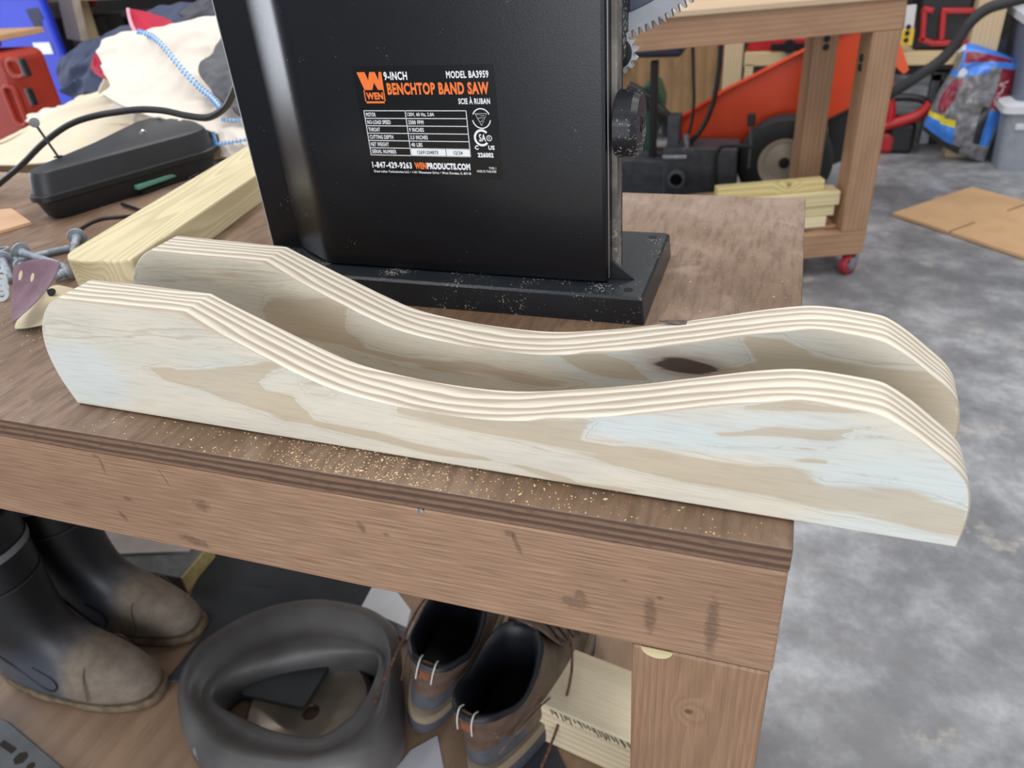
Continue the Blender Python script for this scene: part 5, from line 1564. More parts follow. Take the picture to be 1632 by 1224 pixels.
M_L2 = wood('white timber', (226, 214, 180), (200, 180, 138), 0, 60, 0.6, 0.2, 0.4)
M_L3 = wood('knotty timber', (216, 200, 146), (178, 152, 92), 0, 75, 0.6, 0.25, 0.55, knots=[(0.06, -0.02, 0.03, 0.012)])
lumber((-1.0, 0.03, 0.179), (-0.135, 0.119, 0.217), 'whitish timber length at the bottom of the stack on the cart shelf', M_L2)
lumber((-0.95, 0.035, 0.2175), (-0.11, 0.123, 0.2555), 'yellow timber length second from the bottom of the cart stack')
lumber((-0.58, 0.03, 0.256), (-0.098, 0.105, 0.305), 'long yellow timber third from the bottom of the cart stack')
lumber((-0.52, 0.05, 0.3055), (-0.15, 0.092, 0.3435), 'knotty yellow timber length on top of the cart stack', M_L3)

# ------------------------------------------------------------------ orange wheeled machine behind the cart
mach = thing('hopper_machine', 'orange steel machine with a sloping hopper side and one pale rimmed tyre', 'machine', (0.0, 3.3, 0))
MY = 3.16
poly = [(-0.5025, 3.16, 0.3694), (-0.3325, 3.16, 0.4711), (-0.3129, 3.16, 0.4863), (0.03752, 3.16, 0.6646), (0.2892, 3.16, 0.7861), (0.3493, 3.16, 0.5007), (0.2546, 3.16, 0.4486), (0.1345, 3.16, 0.3794), (-0.06263, 3.16, 0.2639), (-0.2409, 3.16, 0.2179), (-0.4314, 3.16, 0.2422), (-0.4956, 3.16, 0.3318)]
pp = [(p[0], p[2]) for p in poly]
MB().prism(pp, (0, MY, 0), (1, 0, 0), (0, 0, 1), (0, 1, 0), 0.05).build('hopper', M_ORANGE, mach, bevel=0.006)
MB().tube([Vector(poly[k]) + Vector((0, -0.006, -0.004)) for k in (0, 1, 2, 3, 4)], 0.009, 8).build('rolled_rim', M_ORANGE, mach, smooth=50)
wc = Vector((-0.0296, 3.05, 0.2268))
MB().lathe([(0.105, -0.035), (0.15, -0.045), (0.178, -0.035), (0.19, -0.012), (0.19, 0.03), (0.178, 0.05), (0.105, 0.045)], wc, (0, 1, 0), 40, cap=(False, False)).build('tyre', mat('black tyre', (34, 35, 38), 0.65, var=0.15), mach, smooth=40)
rim_ = MB().lathe([(0.0001, -0.012), (0.02, -0.012), (0.03, 0.0), (0.075, 0.006), (0.096, -0.026), (0.108, -0.034), (0.108, 0.03)], wc, (0, 1, 0), 36).build('wheel_rim', mat('cream wheel rim', (196, 188, 172), 0.5, var=0.06), mach, smooth=40)
MB().lathe([(0.0001, -0.03), (0.02, -0.028), (0.022, -0.008)], wc, (0, 1, 0), 16).build('axle_cap', M_BLACK, mach, smooth=40)
zg = wc.z - 0.19
ch_ = [(0.1304, 3.2, 0.3596), (0.2716, 3.2, 0.4275), (0.2915, 3.2, 0.3019), (0.2673, 3.2, 0.2236), (0.1563, 3.2, 0.168)]
MB().prism([(p[0], p[2]) for p in ch_], (0, 3.2, 0), (1, 0, 0), (0, 0, 1), (0, 1, 0), 0.3).build('chassis', M_BLACK, mach, bevel=0.004)
fl = [(0.2985, 3.1, 0.7072), (0.3401, 3.1, 0.6667), (0.3852, 3.1, 0.5722), (0.3683, 3.1, 0.5565), (0.3298, 3.1, 0.5889)]
MB().prism([(p[0], p[2]) for p in fl], (0, 3.1, 0), (1, 0, 0), (0, 0, 1), (0, 1, 0), 0.05).build('side_flap', mat('bright orange flap', (232, 88, 40), 0.4, var=0.05), mach, bevel=0.003)
MB().tube([(0.3021, 3.3, 0.4177), (0.3826, 3.3, 0.4621), (0.4556, 3.3, 0.5196), (0.5218, 3.3, 0.5753), (0.5586, 3.3, 0.6346), (0.5881, 3.3, 0.7012), (0.6371, 3.3, 0.7501), (0.6992, 3.3, 0.7715), (0.7883, 3.3, 0.7934)], 0.0215, 12, smooth=6).build('push_handle', mat('black foam grip', (46, 46, 50), 0.7, var=0.1), mach, smooth=60)
MB().tube([(wc.x - 0.02, 3.12, wc.z), (wc.x - 0.02, 3.75, wc.z)], 0.02, 8).build('axle', M_DARKSTEEL, mach, smooth=50)
MB().lathe([(0.105, -0.035), (0.15, -0.045), (0.178, -0.035), (0.19, -0.012), (0.19, 0.03), (0.178, 0.05), (0.105, 0.045)], (wc.x - 0.02, 3.8, wc.z), (0, 1, 0), 30).build('tyre', M_RUBBER, mach, smooth=40)

# ------------------------------------------------------------------ grey engine unit beside it
eng = thing('engine_unit', 'dark grey cast engine unit with a round pipe mouth and black hoses, beside the machine', 'engine', (-0.38, 2.95, 0))
EY = 2.95


def eblock(name, p, q, d0, d1, m=M_DARKSTEEL, bev=0.006):
    return MB().span((p[0], d0, p[2]), (q[0], d1, q[2])).build(name, m, eng, bevel=bev)


eblock('gear_housing', (-0.5167, 2.95, 0.3042), (-0.2164, 2.95, 0.05928), 2.95, 3.12)
eblock('side_housing', (-0.7162, 2.97, 0.2442), (-0.5005, 2.97, 0.04099), 2.97, 3.12)
eblock('column', (-0.5125, 3, 0.4208), (-0.46, 3, 0.2807), 3.0, 3.08)
_b = (-0.2164, 2.95, 0.05928)
MB().span((-0.72, 2.97, 0), (-0.2, 3.12, _b[2])).build('skid_base', M_DARKSTEEL, eng, bevel=0.004)
pc = (-0.4543, 2.95, 0.1855)
MB().lathe([(0.026, -0.05), (0.036, -0.05), (0.038, -0.035), (0.034, 0.0), (0.026, 0.0)], pc, (0, 1, 0), 24, cap=(False, False)).build('pipe_mouth', mat('grey cast pipe', (108, 112, 118), 0.45, 0.5), eng, smooth=40)
MB().lathe([(0.0001, -0.012), (0.0265, -0.012), (0.0265, -0.005)], pc, (0, 1, 0), 24).build('bore', mat('black bore', (8, 8, 9), 0.9, var=0), eng)
MB().tube([(-0.5177, 2.93, 0.2704), (-0.4187, 2.93, 0.2722)], 0.011, 10).build('cross_pipe', M_STEEL, eng, smooth=40)
MB().tube([(-0.2797, 2.9, 0.107), (-0.2971, 2.9, 0.2548), (-0.284, 2.9, 0.3215), (-0.2282, 2.9, 0.3324), (-0.155, 2.9, 0.3284)], 0.008, 8, smooth=4).build('bent_rail', M_BLACK, eng, smooth=50)
MB().tube([(-0.1645, 2.9, 0.2423), (-0.1644, 2.9, 0.3258), (-0.17, 2.9, 0.4166)], 0.0055, 8).build('lever', M_DARKSTEEL, eng, smooth=50)
MB().beam((-0.1696, 2.9, 0.4118), (-0.1712, 2.9, 0.4575), 0.032, 0.03).build('lever_grip', M_BLACK, eng, bevel=0.006)
MB().tube([(-0.4239, 3, 0.7101), (-0.415, 3, 0.5834), (-0.4075, 3, 0.486), (-0.4133, 3, 0.3982), (-0.4327, 3, 0.318)], 0.0065, 8, smooth=5).build('hose', M_BLACK, eng, smooth=60)
MB().tube([(-0.3159, 3, 0.7164), (-0.3155, 3, 0.6057), (-0.3315, 3, 0.4735), (-0.3708, 3, 0.3704), (-0.4242, 3, 0.3024)], 0.010, 8, smooth=5).build('hose', M_BLACK, eng, smooth=60)
MB().tube([(-0.4292, 2.98, 0.3545), (-0.4211, 2.98, 0.2922)], 0.012, 10).build('hose_fitting', M_STEEL, eng, smooth=40)
for q in ((-0.4319, 2.94, 0.3057), (-0.3959, 2.94, 0.3062)):
    MB().lathe([(0.007, -0.004), (0.007, 0.004)], q, (0, 0, 1), 8).build('fitting_bolt', M_CHROME, eng)
eblock('tray_post', (-0.5942, 3.02, 0.6352), (-0.5631, 3.02, 0.2191), 3.02, 3.06, M_BLACK)
eblock('tray', (-0.6761, 2.96, 0.7132), (-0.4602, 2.96, 0.6574), 2.96, 3.2, mat('blue black seat', (34, 40, 58), 0.5, var=0.15), 0.015)  # dark tray by the engine; the post under it is added
gt = thing('green_tool', 'dark green cased power tool with black grip, behind the grey engine unit', 'power tool', (-0.62, 3.35, 0))
MB().prism(rounded([(p[0], p[2]) for p in ((-0.6785, 3.3, 0.4757), (-0.6113, 3.3, 0.5019), (-0.5809, 3.3, 0.4208), (-0.589, 3.3, 0.3099), (-0.6497, 3.3, 0.1648), (-0.6977, 3.3, 0.1934))], 0.02, 3), (0, 3.3, 0), (1, 0, 0), (0, 0, 1), (0, 1, 0), 0.14).build('green_case', mat('dark green plastic', (40, 84, 66), 0.45, var=0.1), gt, bevel=0.005)
MB().tube([(-0.7376, 3.28, 0.4803), (-0.6802, 3.28, 0.4528), (-0.6224, 3.28, 0.4035), (-0.5583, 3.28, 0.3429), (-0.5446, 3.28, 0.273)], 0.03, 10, smooth=4).build('black_grip', M_BLACK, gt, smooth=60)
_z = (-0.6497, 3.3, 0.1648)
MB().span((-0.72, 3.28, 0), (-0.52, 3.46, _z[2] + 0.005)).build('stand', M_BLACK, gt, bevel=0.004)

# ------------------------------------------------------------------ racking along the back
rack = thing('storage_rack', 'pale pine storage rack with plywood panel standing against the back wall', 'rack', (0.0, 4.35, 0))
ry = 4.1


def rk(name, a, c, d0=0.0, d1=0.09, m=M_PALE, parent=None):
    return MB().span((a[0], ry + d0, a[2]), (c[0], ry + d1, c[2])).build(name, m, parent or rack, bevel=0.003)


def floor_rk(name, a, c, d0=0.0, d1=0.09, m=M_PALE_Z):
    return MB().span((a[0], ry + d0, 0), (c[0], ry + d1, 1.6)).build(name, m, rack, bevel=0.003)


floor_rk('post', (-0.3888, 4.1, 0.5568), (-0.2947, 4.1, 0.5544))
rk('shelf_board', (-0.2855, 4.1, 0.482), (0.418, 4.1, 0.4152), 0.0, 0.6)
rk('cross_piece', (-0.2809, 4.1, 0.427), (-0.2365, 4.1, 0.2442))
rk('plywood_panel', (-1.15, 4.14, 0.6341), (-0.3599, 4.14, 0.1028), 0.06, 0.08, wood('brown plywood panel', (158, 124, 86), (120, 90, 60), 2, 16, 0.7, 0.3, 0.5, ring_axis=0, stain=(96, 72, 50), stain_amt=0.4))
rk('shelf_board', (0.4061, 4.1, 0.4848), (0.8274, 4.1, 0.4251), -0.1, 0.55)
floor_rk('post', (0.7219, 4.1, 0.5824), (0.8399, 4.1, 0.5788), -0.14, -0.03)
for px0 in ((-1.35), (-2.3)):
    MB().span((px0, 4.1, 0), (px0 + 0.09, 4.19, 1.6)).build('post', M_PALE_Z, rack, bevel=0.003)
MB().span((-3.6, 4.1, 0.42), (-0.9, 4.7, 0.46)).build('shelf_board', M_PALE, rack, bevel=0.003)
_t = Vector((-0.2763, 4.1, 0.4849))
_t.z = (-0.2855, 4.1, 0.482)[2] + 0.001
rb = thing('red_tool_case', 'red tool case with a black clamp on the back shelf behind the cart', 'tool case', (_t[0] + 0.2, 4.2, _t[2]))
MB().span((_t[0], 4.13, _t[2]), (_t[0] + 0.42, 4.4, _t[2] + 0.06)).build('case_body', M_RED, rb, bevel=0.008)
kq = (-0.06941, 4.1, 0.5072)
cl_ = MB()
cl_.lathe([(0.03, -0.03), (0.034, 0.0), (0.03, 0.03)], kq, (0, 1, 0), 14)
cl_.span((kq[0] - 0.09, 4.09, kq[2] - 0.012), (kq[0] + 0.09, 4.12, kq[2] + 0.012))
cl_.build('black_clamp', M_BLACK, rb, smooth=30)
BZ = (0.4061, 4.1, 0.4848)[2] + 0.001
tb_ = thing('barred_tool_box', 'black tool box caged by red bars on the right back shelf', 'tool box', (0.6465, 4.05, 0.4931))
p, q = (0.4978, 4.05, 0.5077), (0.714, 4.05, 0.6951)
MB().span((p[0], 4.05, BZ), (q[0], 4.4, q[2] + 0.1)).build('box_body', M_BLACK, tb_, bevel=0.01)
for a, c in (((0.5117, 4.03, 0.6682), (0.5304, 4.03, 0.5267)), ((0.5952, 4.03, 0.6573), (0.61, 4.03, 0.5302)), ((0.5037, 4.03, 0.6685), (0.553, 4.03, 0.6588)), ((0.5847, 4.03, 0.6577), (0.7228, 4.03, 0.6528)), ((0.5115, 4.03, 0.541), (0.5865, 4.03, 0.5143)), ((0.5806, 4.03, 0.5172), (0.7309, 4.03, 0.519))):
    MB().beam(a, c, 0.03, 0.024).build('red_bar', M_RED, tb_, bevel=0.005)
lv_ = thing('yellow_level', 'narrow upright white and yellow strip with dark holes, beside the barred tool box', 'strip', (0.4565, 4, 0.5166))
MB().beam((0.4592, 4, 0.5166), (0.4571, 4, 0.588), 0.05, 0.02, up=(0, 1, 0)).build('yellow_end', mat('yellow plastic', (226, 190, 60), 0.5, var=0.04), lv_, bevel=0.002)
MB().beam((0.4571, 4, 0.588), (0.4519, 4, 0.6899), 0.042, 0.018, up=(0, 1, 0)).build('white_length', mat('off white plastic', (206, 204, 202), 0.5, var=0.05), lv_, bevel=0.002)
for q in ((0.4535, 3.985, 0.5411), (0.4535, 3.985, 0.5712), (0.454, 3.985, 0.5983)):
    MB().lathe([(0.0001, 0), (0.011, 0), (0.011, 0.01)], q, (0, 1, 0), 12).build('dark_hole', M_HOLE, lv_)
cs_ = thing('framed_case', 'black case with silver corner frame standing on the floor behind the mulch bag', 'case', (0.62, 4.3, 0))
p, q = (0.6402, 4.2, 0.09398), (0.7781, 4.2, 0.3444)
MB().span((p[0], 4.2, 0.002), (q[0] + 0.02, 4.33, q[2])).build('case_body', M_BLACK, cs_, bevel=0.004)
MB().span((p[0] - 0.012, 4.188, 0.002), (p[0] + 0.03, 4.2, q[2] + 0.006)).build('silver_edge', M_STEEL, cs_, bevel=0.002)
MB().span((p[0] - 0.012, 4.188, q[2] - 0.03), (q[0] + 0.02, 4.2, q[2] + 0.01)).build('silver_edge', M_STEEL, cs_, bevel=0.002)

# red handled garden tool on the floor
rt = thing('red_handled_tool', 'red and black looped handle tool on the floor between cart and mulch bag', 'garden tool', (0.4981, 4, 0.07461))
MB().tube([(0.3631, 4, 0.09825), (0.4345, 4, 0.1424), (0.5104, 4, 0.1673), (0.5782, 4, 0.1977), (0.6186, 4, 0.2484)], 0.026, 10, smooth=5).build('lower_rail', M_RED, rt, smooth=60)
MB().tube([(0.445, 4, 0.1486), (0.4451, 4, 0.2157), (0.4312, 4, 0.2638)], 0.024, 10, smooth=4).build('upright', M_RED, rt, smooth=60)
MB().tube([(0.3951, 4.02, 0.2655), (0.4931, 4.02, 0.274), (0.5731, 4.02, 0.2648), (0.6122, 4.02, 0.235)], 0.018, 10, smooth=5).build('black_grip', M_BLACK, rt, smooth=60)
_a, _c = (0.4503, 4.02, 0.05613), (0.5776, 4.02, 0.1505)
MB().span((_a[0], 4.0, 0), (_c[0], 4.2, _c[2])).build('motor_housing', M_BLACK, rt, bevel=0.02)
MB().span((_a[0] - 0.12, 4.0, 0), (_a[0] + 0.05, 4.15, _c[2] * 0.7)).build('red_cover', M_RED, rt, bevel=0.02)

# ------------------------------------------------------------------ bag of mulch leaning by the totes
bag = thing('mulch_bag', 'shiny clear and blue mulch bag with burgundy lettering panel, leaning beside grey totes', 'bag', (0.85, 3.95, 0))
BB = {'clear': mat('grey film', (118, 118, 122), 0.25, var=0.3, scale=40, bump=0.4, bscale=50), 'blue': mat('blue film', (62, 124, 214), 0.28, var=0.12, scale=20, bump=0.3, bscale=40),
      'burg': mat('burgundy film', (124, 34, 52), 0.3, var=0.2, scale=30, bump=0.3, bscale=40), 'yel': mat('yellow film', (214, 196, 50), 0.3, var=0.05), 'blk': mat('dark film', (44, 44, 50), 0.3, var=0.2, bump=0.3, bscale=40),
      'wht': mat('white film', (206, 206, 212), 0.3, var=0.05)}
keys = list(BB)
ctr = {0: ((0.5885, 3.9, 0.1503), (0.7008, 3.9, 0.06721), (0.8206, 3.9, 0.01451), (0.8837, 3.9, -0.002529)), 1: ((0.6044, 3.9, 0.2388), (0.6833, 3.9, 0.2214), (0.8208, 3.9, 0.1986), (0.9109, 3.9, 0.1701)),
       2: ((0.6367, 3.9, 0.3474), (0.7082, 3.9, 0.358), (0.8413, 3.9, 0.3401), (0.9294, 3.9, 0.3118)), 3: ((0.6694, 3.9, 0.4193), (0.7167, 3.9, 0.4405), (0.8444, 3.9, 0.4384), (0.9398, 3.9, 0.4154)), 4: ((0.681, 3.9, 0.5005), (0.7188, 3.9, 0.5263), (0.8321, 3.9, 0.492), (0.9258, 3.9, 0.453))}
rowsb = [[Vector(p) for p in ctr[k]] for k in range(5)]
gb = patch(rowsb, 16)
nu, nv_ = len(gb[0]), len(gb)


def zone(u, v):
    if v > 0.93:
        return 'blue' if u > 0.25 else 'wht'
    if v > 0.74:
        if 0.28 < u < 0.85 and v < 0.90 and v > 0.76 + 0.08 * u:
            return 'burg'
        return 'blue' if u > 0.2 else 'clear'
    if v > 0.6 and u < 0.58:
        if (u - 0.28) ** 2 + ((v - 0.67) * 1.2) ** 2 < 0.006:
            return 'wht'
        return 'blue' if v > 0.6 + 0.25 * abs(u - 0.3) else 'clear'
    if 0.06 < u < 0.36 and 0.26 < v < 0.58:
        if (u - 0.2) ** 2 * 4 + (v - 0.40) ** 2 * 3.2 < 0.055 or (0.16 < u < 0.34 and v > 0.5):
            return 'burg'
    if u > 0.70 and u < 0.93 and v > 0.36:
        return 'burg'
    if u > 0.62 and u < 0.72 and 0.12 < v < 0.36:
        return 'blk'
    if 0.72 <= u < 0.9 and 0.12 < v < 0.34:
        return 'blue'
    if u < 0.42 and 0.185 + 0.06 * (0.4 - u) < v < 0.235 + 0.06 * (0.4 - u):
        return 'yel'
    if u < 0.42 and 0.08 < v < 0.2:
        return 'blue'
    if v < 0.08:
        return 'blk' if u < 0.5 else 'clear'
    return 'clear'


m_ = MB()
vs = []
for side in (-1, 1):
    for i, r in enumerate(gb):
        for j, p in enumerate(r):
            u, v = j / (nu - 1), i / (nv_ - 1)
            bul = 0.07 * (max(0, 1 - (2 * u - 1) ** 2) ** 0.6) * (max(0, 1 - (2 * v - 1) ** 4) ** 0.6)
            w = noise.noise(Vector((u * 7, v * 9, side))) * 0.012
            vs.append(p + Vector((0, side * (bul + w * min(1, bul * 20)) + 0.25 * (0.0 + (v - 0.2) * 0.25), 0)))
fs, ms = [], []
for sd_ in (0, 1):
    for i in range(nv_ - 1):
        for j in range(nu - 1):
            k = sd_ * nu * nv_
            a, b_, c, d = k + i * nu + j, k + i * nu + j + 1, k + (i + 1) * nu + j + 1, k + (i + 1) * nu + j
            fs.append((a, b_, c, d))
            ms.append(keys.index(zone((j + 0.5) / (nu - 1), (i + 0.5) / (nv_ - 1))))
m_.v = [tuple(p) for p in vs]
m_.f = fs
m_.m = ms
m_.build('filled_film', [BB[k] for k in keys], bag, smooth=70)
lt = MB()
bo, be = Vector((0.8356, 3.85, 0.2391)), Vector((0.8785, 3.865, 0.3851))
lu = (be - bo)
lv2 = Vector((-lu.z, 0, lu.x)).normalized()
lettering(lt, 'BLACK', bo, lu.normalized(), lv2, 0.0, lu.length, -0.02, 0.022, 0.02, 0.001)
lt.build('printed_lettering', mat('pale print', (176, 146, 152), 0.4, var=0), bag, recalc=False)

# ------------------------------------------------------------------ grey totes stacked on the right
M_TOTE = mat('slate grey tote', (106, 114, 132), 0.5, var=0.06)
M_LID = mat('pale tote lid', (206, 210, 216), 0.45, var=0.04)


def tote(x0, y0, z0, w, dpt, hgt, label, body=M_TOTE, lid=M_LID):
    t = thing('storage_tote', label, 'tote', (x0 + w / 2, y0 + dpt / 2, z0), group='stacked storage totes')
    e = 0.035
    r0 = [(x0 + e, y0 + e), (x0 + w - e, y0 + e), (x0 + w - e, y0 + dpt - e), (x0 + e, y0 + dpt - e)]
    r1 = [(x0 + 0.01, y0 + 0.01), (x0 + w - 0.01, y0 + 0.01), (x0 + w - 0.01, y0 + dpt - 0.01), (x0 + 0.01, y0 + dpt - 0.01)]
    MB().loft([[(x, y, z0) for x, y in rounded(r0, 0.04, 4)], [(x, y, z0 + hgt - 0.04) for x, y in rounded(r1, 0.04, 4)]]).build('tub', body, t, smooth=30)
    r2 = [(x0 - 0.012, y0 - 0.012), (x0 + w + 0.012, y0 - 0.012), (x0 + w + 0.012, y0 + dpt + 0.012), (x0 - 0.012, y0 + dpt + 0.012)]
    MB().loft([[(x, y, z0 + hgt - 0.04) for x, y in rounded(r2, 0.04, 4)], [(x, y, z0 + hgt - 0.008) for x, y in rounded(r2, 0.04, 4)], [(x, y, z0 + hgt) for x, y in rounded(r1, 0.04, 4)]]).build('lid', lid, t, smooth=30)
    MB().span((x0 + w * 0.08, y0 + 0.004, z0 + hgt * 0.62), (x0 + w * 0.30, y0 + 0.03, z0 + hgt * 0.72)).build('handle', M_LID, t, bevel=0.008)
    return t


t0, t1c = (0.8976, 3.7, 0.006681), (0.8418, 3.7, 0.3067)
tote(t1c[0] + 0.04, 3.72, 0.0, 0.7, 0.5, t1c[2], 'translucent grey tote at the bottom of the right stack', mat('milky grey tote', (148, 154, 164), 0.5, var=0.08))
t2c, t3c = (0.8553, 3.7, 0.312), (0.7738, 3.7, 0.6651)
tote(t1c[0] + 0.05, 3.74, t1c[2] + 0.001, 0.68, 0.46, t3c[2] - t1c[2], 'slate tote with white lid on top of the right stack')
_d = (0.8977, 4.25, 0.08314)
tote(_d[0] - 0.02, 4.35, 0.0, 0.55, 0.4, 0.42, 'dark navy tote standing behind the mulch bag', mat('navy tote', (44, 48, 64), 0.5, var=0.1), mat('navy tote lid', (50, 54, 70), 0.5, var=0.05))

# ------------------------------------------------------------------ cardboard sheet on the floor
cbd = MB()
c1, c2, c4 = Vector((0.422, 3.076, 0)), Vector((0.769, 3.454, 0)), Vector((0.827, 2.67, 0))
uu, vv2 = (c4 - c1).normalized(), (c2 - c1).normalized()
Wd, Ln = (c2 - c1).length, 1.15
sl = 0.155


def cbp(a, c):
    p = c1 + uu * a + vv2 * c
    return (p.x, p.y)


outl = [cbp(0, 0), cbp(0.262, 0), cbp(0.262, sl), cbp(0.272, sl), cbp(0.272, 0), cbp(0.8, 0), cbp(0.8, sl), cbp(0.81, sl), cbp(0.81, 0), cbp(Ln, 0), cbp(Ln, Wd), cbp(0.272, Wd), cbp(0.272, Wd - sl), cbp(0.262, Wd - sl), cbp(0.262, Wd), cbp(0, Wd)]
cbd.prism(outl, (0, 0, 0.004), (1, 0, 0), (0, 1, 0), (0, 0, 1), 0.012)
tag(cbd.build('cardboard_sheet', M_CARD), 'flat brown cardboard sheet with cut slots lying on the concrete floor', 'cardboard')

# ------------------------------------------------------------------ left background: orange case, blue bin, rack clutter
oc = thing('orange_case', 'orange plastic case with moulded panels and dark latches left of the cloth heap', 'case', (-2.45, 1.75, 0))
oy = 1.62
pl_ = [(-2.551, 1.62, 0.9768), (-2.268, 1.62, 0.9626), (-2.236, 1.62, 0.9439), (-2.267, 1.62, 0.6867), (-2.732, 1.62, 0.6821)]
o0, o1 = (-2.605, 1.62, 0.9782), (-2.398, 1.62, 0.6956)
zt = (-2.342, 1.62, 0.968)[2]
zb = 0.0
MB().span((o0[0] - 0.15, oy, 0.02), ((-2.396, 1.7, 0.7982)[0], oy + 0.16, zt - 0.03)).build('front_half', mat('orange plastic', (156, 42, 22), 0.6, var=0.06), oc, bevel=0.03, seg=4)
MB().span((o0[0] - 0.15, oy + 0.165, 0.0), ((-2.57, 1.95, 0.7462)[0], oy + 0.33, (-2.437, 1.78, 0.9142)[2])).build('rear_half', mat('orange plastic rear', (164, 48, 24), 0.6, var=0.06), oc, bevel=0.06, seg=5)
for a, c in (((-2.392, 1.612, 0.9192), (-2.334, 1.612, 0.8698)), ((-2.452, 1.612, 0.8405), (-2.405, 1.612, 0.7179))):
    fr_ = [(a[0], a[2]), (c[0], a[2]), (c[0], c[2]), (a[0], c[2])]
    MB().tube([(x, oy - 0.004, z) for x, z in rounded(fr_, 0.03, 4)], 0.008, 8, closed=True).build('moulded_panel', mat('orange rib', (160, 46, 26), 0.6, var=0.05), oc, smooth=50)
for a, c in (((-2.31, 1.6, 0.9252), (-2.305, 1.6, 0.8717)), ((-2.328, 1.6, 0.8381), (-2.325, 1.6, 0.7843))):
    MB().beam(a, c, 0.018, 0.02, up=(0, 1, 0)).build('latch', M_BLACK, oc, bevel=0.004)
_q = (-2.285, 1.62, 0.9774)
brd = MB()
brd.span((o0[0] - 0.1, oy + 0.02, zt + 0.002), ((-2.419, 1.82, 0.9543)[0], oy + 0.20, zt + 0.02))
bo_ = brd.build('thin_board', mat('tan board', (186, 146, 108), 0.7, var=0.08), bevel=0.002)
tag(bo_, 'thin tan board lying on top of the orange case before the blue bin', 'board')
MB().span((o0[0] - 0.15, oy + 0.01, zt - 0.032), ((-2.573, 1.8, 0.778)[0], oy + 0.16, zt + 0.0015)).build('top_bulge', mat('orange plastic top', (156, 44, 24), 0.6, var=0.06), oc, bevel=0.012)

bn = thing('blue_bin', 'tall blue plastic bin with black scrawled marks behind the orange case', 'bin', (-3.4, 2.7, 0))
p, q = (-3.768, 2.6, 0.7884), (-3.161, 2.6, 1.108)
bxr, bxl = (-3.222, 2.6, 0.7831)[0], (-3.874, 2.6, 0.8188)[0]
ztop = (-3.144, 2.6, 1.155)[2]
tx = (-3.217, 2.6, 1.012)[0]
zl = (-3.222, 2.6, 0.7831)[2]
k_ = (bxr - tx) / ((-3.217, 2.6, 1.012)[2] - zl)


def bring(z):
    xr = bxr - (z - zl) * k_
    return [(x, y, z) for x, y in rounded([(bxl, 2.6 + (ztop - z) * 0.06), (xr, 2.6 + (ztop - z) * 0.06), (xr - 0.5, 3.08), (bxl - 0.3, 3.08)], 0.05, 5)]


M_BLUE = mat('blue bin plastic', (6, 44, 190), 0.5, var=0.06, scale=5)
MB().loft([bring(0.0), bring(ztop - 0.12)]).build('bin_body', M_BLUE, bn, smooth=30)
MB().loft([[(x + (0.0), y - 0.02, z) for x, y, z in bring(ztop - 0.12)], [(x, y - 0.03, z) for x, y, z in bring(ztop)]]).build('bin_rim', M_BLUE, bn, smooth=30)
for a, c, w in (((-3.352, 2.6, 0.9528), (-3.275, 2.6, 0.9579), 0.05), ((-3.322, 2.6, 0.9389), (-3.324, 2.6, 0.8919), 0.045), ((-3.34, 2.6, 0.9186), (-3.293, 2.6, 0.9224), 0.03)):
    va, vc = Vector(a), Vector(c)
    yb = 2.6 + (ztop - va.z) * 0.06 - 0.001
    va.y = yb
    vc.y = 2.6 + (ztop - vc.z) * 0.06 - 0.001
    MB().beam(va, vc, w, 0.002, up=(0, 1, 0)).build('black_mark', mat('black marker', (16, 20, 60), 0.6, var=0.1), bn)
lq = (-3.343, 2.6, 0.8126)
MB().span((lq[0] - 0.05, 2.6 + (ztop - lq[2]) * 0.06 - 0.006, lq[2] - 0.025), (lq[0] + 0.05, 2.61 + (ztop - lq[2]) * 0.06, lq[2] + 0.025)).build('pale_sticker', M_WHITE, bn)

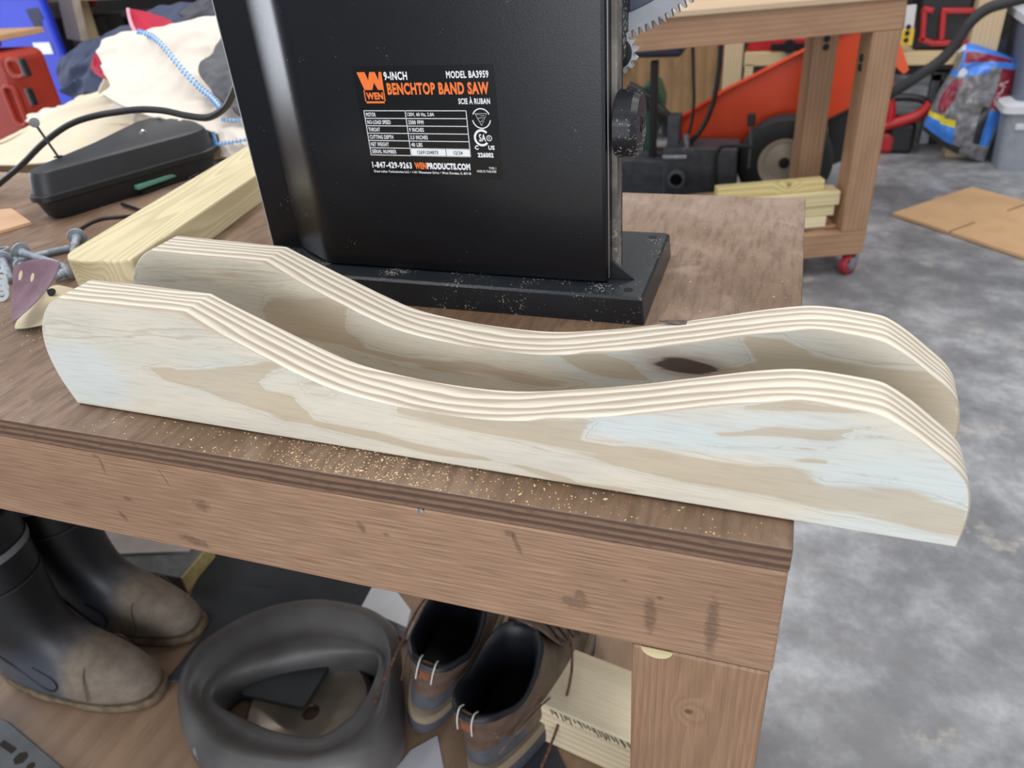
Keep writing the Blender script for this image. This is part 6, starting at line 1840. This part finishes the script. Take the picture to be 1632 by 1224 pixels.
lr = thing('left_rack', 'whitewashed timber rack post with crossbar above the navy garment', 'rack', (-3.0, 3.2, 0))
lr.name = 'timber_rack'
a, c = (-3.684, 3.1, 0.9736), (-3.575, 3.1, 0.7792)
MB().span((a[0] + 0.02, 3.1, 0.0), (a[0] + 0.12, 3.19, 1.5)).build('post', M_PALE_Z, lr, bevel=0.003)
pm = MB()
pm.beam((-3.549, 3.06, 0.9957), (-3.582, 3.06, 0.7885), 0.095, 0.05, up=(0, 1, 0))
pm.build('brace', wood('whitewashed brace', (206, 194, 176), (176, 160, 138), 2, 60, 0.7, 0.25, 0.4, ring_axis=0), lr, bevel=0.003)
zc = (-3.392, 3.1, 0.9622)[2]
MB().span((a[0] - 0.4, 3.1, zc), (a[0] + 2.0, 3.5, zc + 0.09)).build('shelf_board', M_PALE, lr, bevel=0.003)
MB().span((a[0] + 1.9, 3.1, 0.0), (a[0] + 2.0, 3.19, zc)).build('post', M_PALE_Z, lr, bevel=0.003)
p, q = (-4.087, 3.6, 0.7224), (-3.163, 3.6, 0.834)
cb_ = MB()
cb_.span((p[0], 3.6, 0.0), (q[0], 4.0, q[2]))
tag(cb_.build('dark_crate', mat('dark olive crate', (52, 48, 42), 0.7, var=0.1), bevel=0.01), 'dark olive crate under the timber rack behind the cloth heap', 'crate')
for qq, lab in (((-3.938, 3.3, 0.9486), 'white tub added for a bright light patch, above the other, right of the blue bin'), ((-3.942, 3.3, 0.8955), 'white tub added for a bright light patch, below the other, right of the blue bin')):
    z0 = qq[2]
    w = MB()  # added white tub stands in for a bright patch of window light
    w.lathe([(0.03, -0.022), (0.042, -0.018), (0.045, 0.012), (0.05, 0.014), (0.05, 0.024)], qq, (0, 0, 1), 20)
    tag(w.build('light_patch_tub', mat('white light patch', (244, 246, 250), 0.3, var=0), smooth=35), lab, 'tub')
rs = MB()
rs.span((a[0] - 0.25, 3.25, 0), (a[0] + 0.02, 3.5, (-3.961, 3.3, 0.8677)[2] - 0.002))
tag(rs.build('steel_locker', mat('dark locker', (70, 66, 62), 0.6, var=0.2), bevel=0.004), 'dark stand under the light patch tubs between blue bin and rack post', 'stand')
rd = MB()
qq = (-3.884, 3.45, 0.9229)
rd.span((qq[0] - 0.05, 3.45, zc - 0.06), (qq[0] + 0.05, 3.52, zc - 0.001))
tag(rd.build('red_block', M_RED, bevel=0.006), 'small red box hung under the timber rack shelf', 'box')
